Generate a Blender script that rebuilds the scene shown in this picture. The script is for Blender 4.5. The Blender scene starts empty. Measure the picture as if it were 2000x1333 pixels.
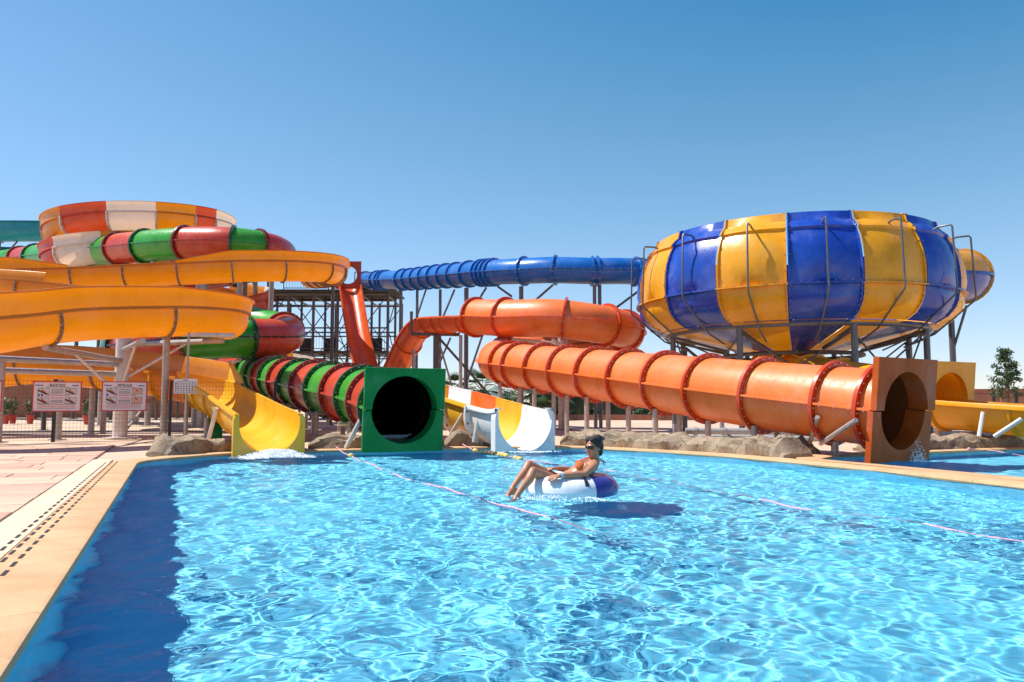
import bpy, bmesh, math, random
import numpy as np
from mathutils import Vector, Matrix
random.seed(7)
rng = np.random.default_rng(7)
R = math.radians
sc = bpy.context.scene
col = sc.collection
# ------------------------------------------------------------------ camera, sky, sun
F, CX, CY, H = 1500.0, 1000.0, 666.5, 0.95      # focal length and centre in pixels of a 2000 px wide frame
PITCH = math.atan((789 - CY) / F)
cam_d = bpy.data.cameras.new('camera')
cam_d.lens = 36 * F / 2000
cam_d.sensor_width = 36
cam_d.clip_end = 3000
cam_d.clip_start = 0.05
cam = bpy.data.objects.new('camera', cam_d)
col.objects.link(cam)
cam.location = (0, 0, H)
cam.rotation_euler = (math.pi / 2 + PITCH, 0, 0)
sc.camera = cam
SUN_EL, SUN_AZ = R(57), math.atan2(-0.985, 0.17)    # azimuth measured from +Y towards +X
w = bpy.data.worlds.new('World')
sc.world = w
w.use_nodes = True
nt = w.node_tree
bg = nt.nodes['Background']
sky = nt.nodes.new('ShaderNodeTexSky')
sky.sky_type = 'NISHITA'
sky.sun_disc = False
sky.sun_elevation = SUN_EL
sky.sun_rotation = SUN_AZ
sky.air_density = 1.0
sky.dust_density = 0.0
sky.ozone_density = 6.0
# the photograph's film response to the sky: deeper, bluer, same everywhere
sx = nt.nodes.new('ShaderNodeSeparateColor'); cx = nt.nodes.new('ShaderNodeCombineColor')
nt.links.new(sky.outputs[0], sx.inputs[0])
for ch, c0, g, k in (('Red', 0.85, 0.68, 2.62), ('Green', 1.2, 0.556, 3.26), ('Blue', 0.0, 1.0, 1.375)):
    sb = nt.nodes.new('ShaderNodeMath'); sb.operation = 'SUBTRACT'; sb.inputs[1].default_value = c0
    mn = nt.nodes.new('ShaderNodeMath'); mn.operation = 'MAXIMUM'; mn.inputs[1].default_value = 0.08
    pw = nt.nodes.new('ShaderNodeMath'); pw.operation = 'POWER'; pw.inputs[1].default_value = g
    ml = nt.nodes.new('ShaderNodeMath'); ml.operation = 'MULTIPLY'; ml.inputs[1].default_value = k
    nt.links.new(sx.outputs[ch], sb.inputs[0]); nt.links.new(sb.outputs[0], mn.inputs[0]); nt.links.new(mn.outputs[0], pw.inputs[0])
    nt.links.new(pw.outputs[0], ml.inputs[0]); nt.links.new(ml.outputs[0], cx.inputs[ch])
nt.links.new(cx.outputs[0], bg.inputs[0])
bg.inputs[1].default_value = 0.084
sd = bpy.data.lights.new('sun', 'SUN')
sd.energy = 5.0
sd.angle = R(0.5)
sd.color = (1, 0.95, 0.88)
sun = bpy.data.objects.new('sun', sd)
col.objects.link(sun)
to_sun = Vector((math.sin(SUN_AZ) * math.cos(SUN_EL), math.cos(SUN_AZ) * math.cos(SUN_EL), math.sin(SUN_EL)))
sun.rotation_euler = to_sun.to_track_quat('Z', 'Y').to_euler()
sd.cycles.is_caustics_light = True
vs = sc.view_settings
vs.view_transform = 'Standard'
vs.look = 'None'
vs.gamma = 1
vs.exposure = 0.42
vs.use_curve_mapping = False
sc.cycles.use_denoising = True
sc.cycles.max_bounces = 10
sc.cycles.transmission_bounces = 8
sc.cycles.transparent_max_bounces = 12
sc.cycles.caustics_refractive = True
sc.cycles.caustics_reflective = False
sc.cycles.sample_clamp_indirect = 6

# ------------------------------------------------------------------ helpers: placing
CP, SP = math.cos(PITCH), math.sin(PITCH)
def ray(u, v):
    a, b = (u - CX) / F, (CY - v) / F
    return Vector((a, CP - b * SP, SP + b * CP))
def at(u, v, Y):                                  # the point at depth Y seen at (u, v)
    d = ray(u, v)
    return Vector((d.x * Y / d.y, Y, H + d.z * Y / d.y))
def atz(u, v, z):                                 # the point at height z seen at (u, v)
    d = ray(u, v)
    t = (z - H) / d.z
    return Vector((d.x * t, d.y * t, z))
def ptz(u, Y, z):                                 # the point at depth Y and height z in picture column u
    return Vector(((u - CX) / F * (Y * CP + (z - H) * SP), Y, z))
GZ = 0.05                                         # height of the deck above the water
# ------------------------------------------------------------------ helpers: materials
def new_mat(name):
    m = bpy.data.materials.new(name)
    m.use_nodes = True
    return m, m.node_tree.nodes, m.node_tree.links, m.node_tree.nodes['Principled BSDF']
def noise(n, scale, detail=4, rough=0.55):
    t = n.new('ShaderNodeTexNoise')
    t.inputs['Scale'].default_value = scale
    t.inputs['Detail'].default_value = detail
    t.inputs['Roughness'].default_value = rough
    return t
def coords(n, l, tex, scale=None):
    g = n.new('ShaderNodeTexCoord')
    if scale:
        mp = n.new('ShaderNodeMapping')
        mp.inputs['Scale'].default_value = scale
        l.new(g.outputs['Object'], mp.inputs[0])
        l.new(mp.outputs[0], tex.inputs['Vector'])
    else:
        l.new(g.outputs['Object'], tex.inputs['Vector'])
def ramp(n, l, src, stops):
    r = n.new('ShaderNodeValToRGB')
    e = r.color_ramp.elements
    while len(e) < len(stops):
        e.new(0.5)
    for el, (p, c) in zip(e, stops):
        el.position = p
        el.color = (*c, 1) if len(c) == 3 else c
    l.new(src, r.inputs[0])
    return r
def mul(c, k):
    return tuple(min(1, x * k) for x in c)
def fibreglass(name, c, trans=0.0, rough=0.28, tcol=None, inner=None, spec=0.38, coat=0.10):
    """gel-coated glass fibre: glossy, slightly wavy, faintly scuffed; thin shells let some light through"""
    m, n, l, b = new_mat(name)
    t = noise(n, 1.7, 6, 0.62); coords(n, l, t)
    cr = ramp(n, l, t.outputs['Fac'], [(0.28, mul(c, 0.80)), (0.5, c), (0.68, tuple(x * 0.90 + 0.055 for x in c))])
    t2 = noise(n, 9, 5, 0.7); coords(n, l, t2, (1, 1, 0.16))
    mx = n.new('ShaderNodeMix'); mx.data_type = 'RGBA'; mx.blend_type = 'MULTIPLY'
    mx.inputs[0].default_value = 1
    d2 = ramp(n, l, t2.outputs['Fac'], [(0.28, (0.84, 0.82, 0.80)), (0.46, (1, 1, 1))])
    l.new(cr.outputs[0], mx.inputs[6]); l.new(d2.outputs[0], mx.inputs[7])
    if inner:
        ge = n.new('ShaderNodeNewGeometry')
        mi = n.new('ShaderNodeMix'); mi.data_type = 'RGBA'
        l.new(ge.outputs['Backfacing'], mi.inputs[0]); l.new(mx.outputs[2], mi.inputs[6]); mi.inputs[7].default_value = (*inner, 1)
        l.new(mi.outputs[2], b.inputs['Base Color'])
    else:
        l.new(mx.outputs[2], b.inputs['Base Color'])
    b.inputs['Specular IOR Level'].default_value = spec
    rr = ramp(n, l, t2.outputs['Fac'], [(0.3, (rough * 1.5,) * 3), (0.7, (rough * 0.8,) * 3)])
    l.new(rr.outputs[0], b.inputs['Roughness'])
    b.inputs['Coat Weight'].default_value = coat
    b.inputs['Coat Roughness'].default_value = 0.12
    bt = noise(n, 7, 2); coords(n, l, bt)
    bp = n.new('ShaderNodeBump'); bp.inputs['Strength'].default_value = 0.10; bp.inputs['Distance'].default_value = 0.03
    l.new(bt.outputs['Fac'], bp.inputs['Height']); l.new(bp.outputs[0], b.inputs['Normal'])
    if trans:
        tr = n.new('ShaderNodeBsdfTranslucent'); tr.inputs[0].default_value = (*(tcol or c), 1)
        ms = n.new('ShaderNodeMixShader'); ms.inputs[0].default_value = trans
        l.new(b.outputs[0], ms.inputs[1]); l.new(tr.outputs[0], ms.inputs[2])
        l.new(ms.outputs[0], n['Material Output'].inputs[0])
    return m
def plain(name, c, rough=0.6, metal=0.0, var=0.15, scale=6.0, bump=0.0, bscale=30.0):
    m, n, l, b = new_mat(name)
    t = noise(n, scale, 5, 0.6); coords(n, l, t)
    cr = ramp(n, l, t.outputs['Fac'], [(0.3, mul(c, 1 - var)), (0.7, mul(c, 1 + var))])
    l.new(cr.outputs[0], b.inputs['Base Color'])
    b.inputs['Roughness'].default_value = rough
    b.inputs['Metallic'].default_value = metal
    if bump:
        bt = noise(n, bscale, 5, 0.6); coords(n, l, bt)
        bp = n.new('ShaderNodeBump'); bp.inputs['Strength'].default_value = bump; bp.inputs['Distance'].default_value = 0.03
        l.new(bt.outputs['Fac'], bp.inputs['Height']); l.new(bp.outputs[0], b.inputs['Normal'])
    return m
M = {}
M['yellow'] = fibreglass('yellow_fibreglass', (0.68, 0.25, 0.008), 0.26, tcol=(0.92, 0.28, 0.004))
M['yellow_solid'] = fibreglass('yellow_gelcoat', (0.84, 0.46, 0.02))
M['bowl_yellow'] = fibreglass('golden_gelcoat', (0.84, 0.37, 0.012), 0.10, tcol=(0.9, 0.36, 0.006))
M['bowl_blue'] = fibreglass('royal_blue_gelcoat', (0.013, 0.062, 0.39), rough=0.24, coat=0.2)
M['blue'] = fibreglass('blue_gelcoat', (0.012, 0.14, 0.48))
M['orange'] = fibreglass('orange_gelcoat', (0.86, 0.188, 0.030), inner=(0.22, 0.05, 0.012), rough=0.38, spec=0.5, coat=0.12)  # inner: shade inside the tube, painted as a darker face
M['orange_open'] = fibreglass('orange_open_gelcoat', (0.84, 0.165, 0.022))
M['orange_flange'] = fibreglass('orange_flange_gelcoat', (0.58, 0.055, 0.010))
M['orange_frame'] = fibreglass('orange_frame_gelcoat', (0.52, 0.085, 0.009), rough=0.45, spec=0.2, coat=0)
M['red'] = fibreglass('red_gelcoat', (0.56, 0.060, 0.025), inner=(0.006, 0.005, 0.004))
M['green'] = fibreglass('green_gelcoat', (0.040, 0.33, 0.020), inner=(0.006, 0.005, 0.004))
M['green_frame'] = fibreglass('deep_green_gelcoat', (0.003, 0.20, 0.040), rough=0.45, spec=0.2, coat=0)
M['dark_red'] = fibreglass('dark_red_flange', (0.20, 0.016, 0.010))  # collar shade painted in: a darker copy of the red
M['dark_green'] = fibreglass('dark_green_flange', (0.004, 0.065, 0.016))  # collar shade painted in: a darker copy of the green
M['chute_red'] = fibreglass('red_orange_gelcoat', (0.76, 0.115, 0.022), 0.15)
M['red_thin'] = fibreglass('red_fibreglass', (0.66, 0.075, 0.015), 0.30)
M['white_thin'] = fibreglass('white_fibreglass', (0.80, 0.74, 0.66), 0.30, tcol=(0.9, 0.62, 0.40))
M['white'] = fibreglass('white_gelcoat', (0.84, 0.83, 0.81))
M['teal'] = fibreglass('teal_fibreglass', (0.015, 0.24, 0.30), 0.15)
M['teal_dark'] = fibreglass('deep_teal_fibreglass', (0.010, 0.15, 0.13), 0.15)
M['steel'] = plain('galvanised_steel', (0.46, 0.40, 0.36), 0.45, 0.35, 0.2, 9)
M['steel_dark'] = plain('backlit_steel', (0.13, 0.11, 0.10), 0.5, 0.3, 0.25, 9)  # the backlit darkness of the posts is put into the steel's colour
M['pipe_grey'] = plain('grey_paint', (0.13, 0.13, 0.14), 0.4, 0.3, 0.15, 8)
M['pale_steel'] = plain('pale_grey_paint', (0.70, 0.62, 0.56), 0.5, 0.0, 0.15, 5)
M['bolt'] = plain('bolt_steel', (0.62, 0.60, 0.57), 0.3, 0.8, 0.1, 20)
M['bolt_dull'] = plain('dull_bolt_steel', (0.30, 0.28, 0.26), 0.4, 0.6, 0.1, 20)
M['black_paint'] = plain('black_powder_coat', (0.018, 0.018, 0.02), 0.4, 0, 0.2, 9)
M['rust'] = plain('rusty_flange_steel', (0.28, 0.17, 0.10), 0.6, 0.2, 0.3, 14)
# ------------------------------------------------------------------ helpers: meshes and objects
BASE = {}
def tag(o, label=None, cat=None, group=None, kind=None):
    if label: o['label'] = label
    if cat: o['category'] = cat
    if group: o['group'] = group
    if kind: o['kind'] = kind
    return o
def thing(name, label, cat, loc, group=None):
    o = bpy.data.objects.new(name, None)
    o.empty_display_size = 0.2
    col.objects.link(o)
    o.location = loc
    BASE[o.name] = Vector(loc)
    return tag(o, label, cat, group)
class MB:
    def __init__(s): s.v, s.f = [], []
    def add(s, vs, fs):
        k = len(s.v)
        s.v += [tuple(p) for p in vs]
        s.f += [tuple(i + k for i in f) for f in fs]
        return s
    def box(s, c, d, rz=0.0, m=None):
        c = Vector(c); x, y, z = d[0] / 2, d[1] / 2, d[2] / 2
        rot = m or Matrix.Rotation(rz, 3, 'Z')
        vs = [c + rot @ Vector((a * x, b * y, e * z)) for e in (-1, 1) for a, b in ((-1, -1), (1, -1), (1, 1), (-1, 1))]
        return s.add(vs, [(3, 2, 1, 0), (4, 5, 6, 7), (0, 1, 5, 4), (1, 2, 6, 5), (2, 3, 7, 6), (3, 0, 4, 7)])
    def tube(s, pts, r, n=8, caps=True):
        pts = [Vector(p) for p in pts]
        rs = r if isinstance(r, (list, tuple)) else [r] * len(pts)
        vs, prev = [], None
        for i, p in enumerate(pts):
            t = (pts[min(i + 1, len(pts) - 1)] - pts[max(i - 1, 0)]).normalized()
            if prev is None:
                a = Vector((0, 0, 1)) if abs(t.z) < 0.9 else Vector((1, 0, 0))
                x = t.cross(a).normalized()
            else:
                x = (prev - t * prev.dot(t)).normalized()
            prev = x
            y = t.cross(x)
            vs += [p + (x * math.cos(2 * math.pi * k / n) + y * math.sin(2 * math.pi * k / n)) * rs[i] for k in range(n)]
        fs = []
        for i in range(len(pts) - 1):
            for k in range(n):
                a, b = i * n + k, i * n + (k + 1) % n
                fs.append((a, b, b + n, a + n))
        if caps:
            fs.append(tuple(range(n - 1, -1, -1)))
            fs.append(tuple(range((len(pts) - 1) * n, len(pts) * n)))
        return s.add(vs, fs)
    def grid(s, rows, closed=False):
        nn = len(rows[0]); fs = []
        for i in range(len(rows) - 1):
            for k in range(nn if closed else nn - 1):
                a, b = i * nn + k, i * nn + (k + 1) % nn
                fs.append((a, b, b + nn, a + nn))
        return s.add([p for r in rows for p in r], fs)
    def prism(s, poly, z0, z1):
        n = len(poly)
        vs = [(x, y, z0) for x, y in poly] + [(x, y, z1) for x, y in poly]
        fs = [(i, (i + 1) % n, (i + 1) % n + n, i + n) for i in range(n)]
        return s.add(vs, fs + [tuple(range(n, 2 * n)), tuple(range(n - 1, -1, -1))])
    def build(s, name, mat, parent=None, angle=38, smooth=True):
        me = bpy.data.meshes.new(name)
        off = Vector((0, 0, 0)); q = parent
        while q is not None:
            off += q.location; q = q.parent
        me.from_pydata([(p[0] - off.x, p[1] - off.y, p[2] - off.z) for p in s.v], [], s.f)
        if smooth:
            me.polygons.foreach_set('use_smooth', [True] * len(me.polygons))
            me.set_sharp_from_angle(angle=R(angle))
        me.materials.append(mat)
        o = bpy.data.objects.new(name, me)
        col.objects.link(o)
        o.parent = parent
        return o
def solo(mb, name, mat, label, cat, group=None, **k):     # a thing that is one mesh, its origin at its base
    c = Vector((sum(p[0] for p in mb.v), sum(p[1] for p in mb.v), 0)) / len(mb.v)
    c.z = min(p[2] for p in mb.v)
    mb.v = [(p[0] - c.x, p[1] - c.y, p[2] - c.z) for p in mb.v]
    o = mb.build(name, mat, **k)
    o.location = c
    return tag(o, label, cat, group)
def struct(name, mb, mat, **k):
    return tag(mb.build(name, mat, **k), kind='structure')
# ------------------------------------------------------------------ helpers: slides
class Path:
    def __init__(s, ctrl, n=14):
        P = [Vector(p) for p in ctrl]
        P = [P[0] * 2 - P[1]] + P + [P[-1] * 2 - P[-2]]
        pts, s.ci = [], []
        for i in range(1, len(P) - 2):
            a, b, c, d = P[i - 1:i + 3]
            s.ci.append(len(pts))
            for k in range(n):
                t = k / n
                pts.append(0.5 * ((2 * b) + (c - a) * t + (2 * a - 5 * b + 4 * c - d) * t * t + (3 * b - a - 3 * c + d) * t ** 3))
        s.ci.append(len(pts)); pts.append(P[-2])
        s.p = pts
        s.s = [0.0]
        for a, b in zip(pts, pts[1:]): s.s.append(s.s[-1] + (b - a).length)
        s.L = s.s[-1]
    def cs(s, i): return s.s[s.ci[i]]              # arc length at control point i
    def pos(s, q):
        q = min(max(q, 0), s.L)
        i = int(np.searchsorted(s.s, q)); i = min(max(i, 1), len(s.s) - 1)
        f = (q - s.s[i - 1]) / max(s.s[i] - s.s[i - 1], 1e-9)
        return s.p[i - 1].lerp(s.p[i], f)
    def at_u(s, u, r, lo=0.0, hi=None):
        """arc length where the camera-side flank of a tube of radius r crosses picture column u"""
        hi = s.L if hi is None else hi
        best, bq = 1e9, lo
        for q in np.arange(lo, hi, 0.04):
            c, t, sd, up = s.frame(float(q))
            k = sd if sd.dot(Vector((0, 0, H)) - c) > 0 else -sd
            p = c + k * r
            d = Vector((p.x, p.y * CP + (p.z - H) * SP, 0))
            e = abs(CX + F * d.x / d.y - u)
            if e < best: best, bq = e, float(q)
        return bq
    def frame(s, q):
        a, b = s.pos(max(q - 0.12, 0)), s.pos(min(q + 0.12, s.L))
        t = (b - a).normalized()
        sd = t.cross(Vector((0, 0, 1))).normalized()      # to the right when walking along
        return s.pos(q), t, sd, sd.cross(t)
def circle(r, n=36): return [(r * math.cos(2 * math.pi * k / n), r * math.sin(2 * math.pi * k / n)) for k in range(n)]
def ushape(r, wall=0.15, n=18):
    """half pipe whose rims lie at height 0"""
    p = [(-r, 0.0)] if wall else []
    p += [(r * math.cos(a), -wall + r * math.sin(a)) for a in [math.pi + math.pi * k / n for k in range(n + 1)]]
    return p + ([(r, 0.0)] if wall else [])
def prof_pts(path, q, prof):
    c, t, sd, up = path.frame(q)
    return [c + sd * a + up * b for a, b in prof]
def normals2(prof, closed):
    n, out = len(prof), []
    for i in range(n):
        a = prof[(i - 1) % n] if closed else prof[max(i - 1, 0)]
        b = prof[(i + 1) % n] if closed else prof[min(i + 1, n - 1)]
        dx, dy = b[0] - a[0], b[1] - a[1]
        d = math.hypot(dx, dy) or 1
        out.append((dy / d, -dx / d))
    return out
def flange(path, q, prof, closed, width, thick, mat, root, bolts=0, name='flange', lift=0.0, bolt_mat=None, bolt_size=0.022):
    """a bolted collar that stands out from the shell"""
    nr = normals2(prof, closed)
    rows = []
    c, t, sd, up = path.frame(q)
    for a, (o0, h) in enumerate(((lift, -thick / 2), (width, -thick / 2), (width, thick / 2), (lift, thick / 2), (lift, -thick / 2))):
        rows.append([c + t * h + sd * (x + nx * o0) + up * (y + ny * o0) for (x, y), (nx, ny) in zip(prof, nr)])
    fo = MB().grid(rows, closed).build(name, mat, root, 30)
    if bolts:
        mb = MB()
        cum = [0.0]
        pr = prof + ([prof[0]] if closed else [])
        nq = nr + ([nr[0]] if closed else [])
        for a, b in zip(pr, pr[1:]): cum.append(cum[-1] + math.hypot(b[0] - a[0], b[1] - a[1]))
        mid = (width + lift) / 2 + 0.01
        rot = Matrix((sd, t, up)).transposed()
        for k in range(bolts):
            L = cum[-1] * (k + 0.5) / bolts
            i = min(max(int(np.searchsorted(cum, L)), 1), len(pr) - 1)
            f = (L - cum[i - 1]) / (cum[i] - cum[i - 1])
            x = pr[i - 1][0] * (1 - f) + pr[i][0] * f + nq[i][0] * mid
            y = pr[i - 1][1] * (1 - f) + pr[i][1] * f + nq[i][1] * mid
            mb.box(c + sd * x + up * y, (bolt_size, thick + 0.05, bolt_size), m=rot)
        tag(mb.build('bolt', bolt_mat or M['bolt'], fo, smooth=False), kind='stuff')
    return fo
def section(path, q0, q1, prof, closed, mat, root, name, step=0.22, rim=0.04, rim_mat=None, seam=0.0, seam_mat=None, guard=None):
    n = max(2, int(math.ceil((q1 - q0) / step)))
    qs = [q0 + (q1 - q0) * i / n for i in range(n + 1)]
    g_ = MB().grid([prof_pts(path, q, prof) for q in qs], closed)
    g_.f = [f[::-1] for f in g_.f]                  # outer face is the front face
    o = g_.build(name, mat, root, 60)
    if not closed and rim:
        for e in (0, -1):
            sg = -1 if e == 0 else 1
            rows = []
            for q in qs:
                c, t, sd, up = path.frame(q)
                x, y = prof[e]
                lip = [(0, -0.012), (0, 0.02), (sg * rim * 1.4, 0.02), (sg * rim * 1.6, 0.0), (sg * rim * 1.6, -rim * 1.2), (sg * rim * 1.3, -rim * 1.2), (sg * rim * 1.3, -0.012)]
                rows.append([c + sd * (x + a) + up * (y + b) for a, b in lip])
            MB().grid(rows, True).build('rim', rim_mat or mat, o, 40)
    if closed and seam:
        for sg in (-1, 1):
            r = abs(prof[0][0]); rows = []
            for q in qs:
                c, t, sd, up = path.frame(q)
                rows.append([c + sd * (sg * a) + up * b for a, b in ((r - 0.01, 0.02), (r + seam, 0.02), (r + seam, -0.02), (r - 0.01, -0.02))])
            so = MB().grid(rows, True).build('seam_flange', seam_mat or mat, o, 30)
            mb = MB()
            for q in np.arange(q0 + 0.15, q1 - 0.05, 0.28):
                c, t, sd, up = path.frame(float(q))
                mb.box(c + sd * (sg * (r + seam * 0.55)), (0.016, 0.016, 0.085), m=Matrix((sd, t, up)).transposed())
            if mb.v: tag(mb.build('bolt', M['bolt'], so, smooth=False), kind='stuff')
    if guard:
        side, h0, h1, lean = guard
        x, y = prof[-1] if side > 0 else prof[0]
        rows = []
        for i, q in enumerate(qs):
            c, t, sd, up = path.frame(q)
            h = h0 + (h1 - h0) * i / n
            x0 = x + side * 0.062
            rows.append([c + sd * (x0 + side * a) + up * (y + b) for a, b in ((0, -0.02), (0.02, h * 0.5), (lean, h), (lean + 0.02, h + 0.015), (lean + 0.05, h + 0.01), (lean + 0.05, h - 0.03))])
        MB().grid(rows).build('splash_guard', mat, o, 50)
    return o
def frame_closed(path, q, r, half, depth, mat, root, gap=0.0, shift=0.0, rounded=0.16):
    """square end frame round a tube mouth, made of an upper and a lower half"""
    c, t, sd, up = path.frame(q)
    out = []
    for sg in (1, -1):
        n = 24
        inner, outer = [], []
        for k in range(n + 1):
            a = math.pi * k / n
            ix, iy = math.cos(a), math.sin(a)
            m = max(abs(ix), abs(iy))
            ox, oy = ix / m * half, iy / m * half
            inner.append((ix * r, iy * r)); outer.append((ox, oy))
        rc = rounded
        for k in (0, 1, n, n - 1):
            pass
        rows = []
        off = shift if sg > 0 else 0.0
        lift = gap if sg > 0 else -gap
        def P(x, y, d): return c + t * (d + off) + sd * x + up * (y * sg + lift)
        # the joint corners curl back like a rolled edge
        def back(x, y):
            e = max(0.0, 1 - y / rc) if rc else 0
            return -depth * 1.2 * (1 - math.sqrt(max(0.0, 1 - min(e, 1) ** 2))) if e > 0 else 0.0
        rows.append([P(x * 0.955, y * 0.955, -0.34) for x, y in inner])
        rows.append([P(x * 0.965, y * 0.965, 0) for x, y in inner])
        rows.append([P(x, max(y, 0.0), 0) for x, y in outer])
        rows.append([P(x, y, -depth) for x, y in outer])
        rows.append([P(x * 0.97, y * 0.97, -depth) for x, y in outer])
        mb = MB().grid(rows)
        m1 = len(inner)
        for e in (0, m1 - 1):
            mb.f.append((e, m1 + e, 2 * m1 + e, 3 * m1 + e) if e else (3 * m1, 2 * m1, m1, 0))
        out.append(mb.build('exit_frame', mat, root, 35))
    return out
def frame_open(path, q, prof, half, bottom, depth, mat, root, top=0.03, round_r=0.12):
    c, t, sd, up = path.frame(q)
    up = Vector((0, 0, 1)); t = sd.cross(up) * -1
    n = len(prof)
    outer = []
    tot = [0.0]
    # outer outline: down one side, along the bottom, up the other
    seq = []
    for k in range(7): seq.append((-half + round_r - round_r * math.sin(math.pi / 2 * k / 6), top - round_r + round_r * math.cos(math.pi / 2 * k / 6)))
    seq.append((-half, bottom)); seq.append((half, bottom))
    for k in range(7): seq.append((half - round_r + round_r * math.cos(math.pi / 2 * k / 6), top - round_r + round_r * math.sin(math.pi / 2 * k / 6)))
    cum = [0.0]
    for a, b in zip(seq, seq[1:]): cum.append(cum[-1] + math.hypot(b[0] - a[0], b[1] - a[1]))
    inner = [(x, min(y, top)) for x, y in prof]
    inner[0] = (inner[0][0], top); inner[-1] = (inner[-1][0], top)
    N = 60
    ci = [0.0]
    for a, b in zip(inner, inner[1:]): ci.append(ci[-1] + math.hypot(b[0] - a[0], b[1] - a[1]))
    def samp(sq, cm, f):
        L = cm[-1] * f
        i = min(max(int(np.searchsorted(cm, L)), 1), len(sq) - 1)
        g = (L - cm[i - 1]) / max(cm[i] - cm[i - 1], 1e-9)
        return (sq[i - 1][0] * (1 - g) + sq[i][0] * g, sq[i - 1][1] * (1 - g) + sq[i][1] * g)
    inn = [samp(inner, ci, k / N) for k in range(N + 1)]
    out = [samp(seq, cum, k / N) for k in range(N + 1)]
    def P(x, y, d): return c + t * d + sd * x + up * y
    rows = [[P(x, y, -depth) for x, y in inn], [P(x, y, 0) for x, y in inn], [P(x, y, 0) for x, y in out],
            [P(x, y, -depth) for x, y in out], [P(x, y, -depth) for x, y in inn]]
    mb = MB().grid(rows)
    return mb.build('exit_frame', mat, root, 40)
def post(root, p, r=0.06, z0=GZ, mat=None, foot=True, name='support_post', n=10):
    mb = MB().tube([(p[0], p[1], z0), (p[0], p[1], p[2])], r, n)
    if foot: mb.box((p[0], p[1], z0 + 0.012), (r * 3.6, r * 3.6, 0.024))
    return mb.build(name, mat or M['steel'], root)
def bar(root, pts, r=0.04, mat=None, name='brace', n=8):
    return MB().tube(pts, r, n).build(name, mat or M['steel'], root)

# ------------------------------------------------------------------ the setting: pools, deck, ground
from mathutils.geometry import tessellate_polygon
E1, E2 = Vector((0.917, 0.40, 0)).normalized(), Vector((-0.40, 0.917, 0)).normalized()   # across / along the pool
def smooth_poly(pts, cuts):
    out = []
    n = len(pts)
    for i, p in enumerate(pts):
        p = Vector(p); r = cuts[i]
        if not r: out.append((p.x, p.y)); continue
        a, b = Vector(pts[i - 1]), Vector(pts[(i + 1) % n])
        a = p + (a - p).normalized() * r; b = p + (b - p).normalized() * r
        for k in range(7):
            t = k / 6
            q = a * (1 - t) ** 2 + p * 2 * t * (1 - t) + b * t * t
            out.append((q.x, q.y))
    return out
POOL = smooth_poly([(0.50, -2.45), (-6.02, 12.45), (-5.2, 14.5), (-3.54, 15.2), (-0.4, 16.3), (1.35, 16.5), (3.71, 13.9), (5.06, 10.9), (5.7, 8.54), (9.6, -2.6)],
                   [0, 0.7, 0.5, 0.5, 0.5, 0.8, 1.0, 0.8, 0.6, 0])
POOL2 = smooth_poly([(5.02, 12.75), (5.75, 13.75), (8.1, 14.8), (15.5, 18.0), (17.5, 9.0), (10.5, -1.2), (6.35, 9.44)], [0.25, 0.6, 0, 0, 0, 0, 0.6])
def offset_poly(poly, d):
    """move a ring outwards by d (poly is clockwise seen from above or not: sign found by area)"""
    n = len(poly)
    A = sum(poly[i][0] * poly[(i + 1) % n][1] - poly[(i + 1) % n][0] * poly[i][1] for i in range(n))
    sg = 1 if A > 0 else -1
    out = []
    for i in range(n):
        a, p, b = Vector(poly[i - 1]), Vector(poly[i]), Vector(poly[(i + 1) % n])
        n1 = Vector(((p - a).y, -(p - a).x)).normalized(); n2 = Vector(((b - p).y, -(b - p).x)).normalized()
        m = (n1 + n2); m = m / max(m.dot(n1), 0.3) if m.length > 1e-6 else n1
        q = p + m * d * sg
        out.append((q.x, q.y))
    return out
def inside(px, py, poly):
    c = np.zeros(px.shape, bool); j = len(poly) - 1
    for i in range(len(poly)):
        xi, yi = poly[i]; xj, yj = poly[j]
        hit = ((yi > py) != (yj > py)) & (px < (xj - xi) * (py - yi) / ((yj - yi) if yj != yi else 1e-12) + xi)
        c ^= hit; j = i
    return c
# materials of the setting
def tile_mat():
    m, n, l, b = new_mat('blue_pool_tiles')
    br = n.new('ShaderNodeTexBrick')
    br.offset = 0
    br.inputs['Scale'].default_value = 1.0
    br.inputs['Brick Width'].default_value = 0.10; br.inputs['Row Height'].default_value = 0.10
    br.inputs['Mortar Size'].default_value = 0.006
    br.inputs['Color1'].default_value = (0.17, 0.69, 0.94, 1); br.inputs['Color2'].default_value = (0.20, 0.73, 0.96, 1)
    br.inputs['Mortar'].default_value = (0.28, 0.74, 0.92, 1)
    coords(n, l, br)
    l.new(br.outputs[0], b.inputs['Base Color'])
    b.inputs['Roughness'].default_value = 0.35
    return m
M['tiles'] = tile_mat()
M['tile_band'] = plain('dark_blue_tile', (0.015, 0.10, 0.24), 0.25, 0, 0.3, 30)
def water_mat():
    m, n, l, b = new_mat('pool_water')
    n.remove(b)
    rf = n.new('ShaderNodeBsdfRefraction'); rf.distribution = 'BECKMANN'
    rf.inputs['Roughness'].default_value = 0; rf.inputs['IOR'].default_value = 1.33
    rf.inputs[0].default_value = (0.95, 0.995, 1, 1)
    gs = n.new('ShaderNodeBsdfGlossy'); gs.inputs['Roughness'].default_value = 0.02
    fr = n.new('ShaderNodeFresnel'); fr.inputs[0].default_value = 1.33
    hf = n.new('ShaderNodeMath'); hf.operation = 'MULTIPLY'; hf.inputs[1].default_value = 0.20   # seen through a polarising filter
    mx = n.new('ShaderNodeMixShader')
    l.new(fr.outputs[0], hf.inputs[0]); l.new(hf.outputs[0], mx.inputs[0])
    l.new(rf.outputs[0], mx.inputs[1]); l.new(gs.outputs[0], mx.inputs[2])
    l.new(mx.outputs[0], n['Material Output'].inputs[0])
    return m
M['water'] = water_mat()
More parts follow.
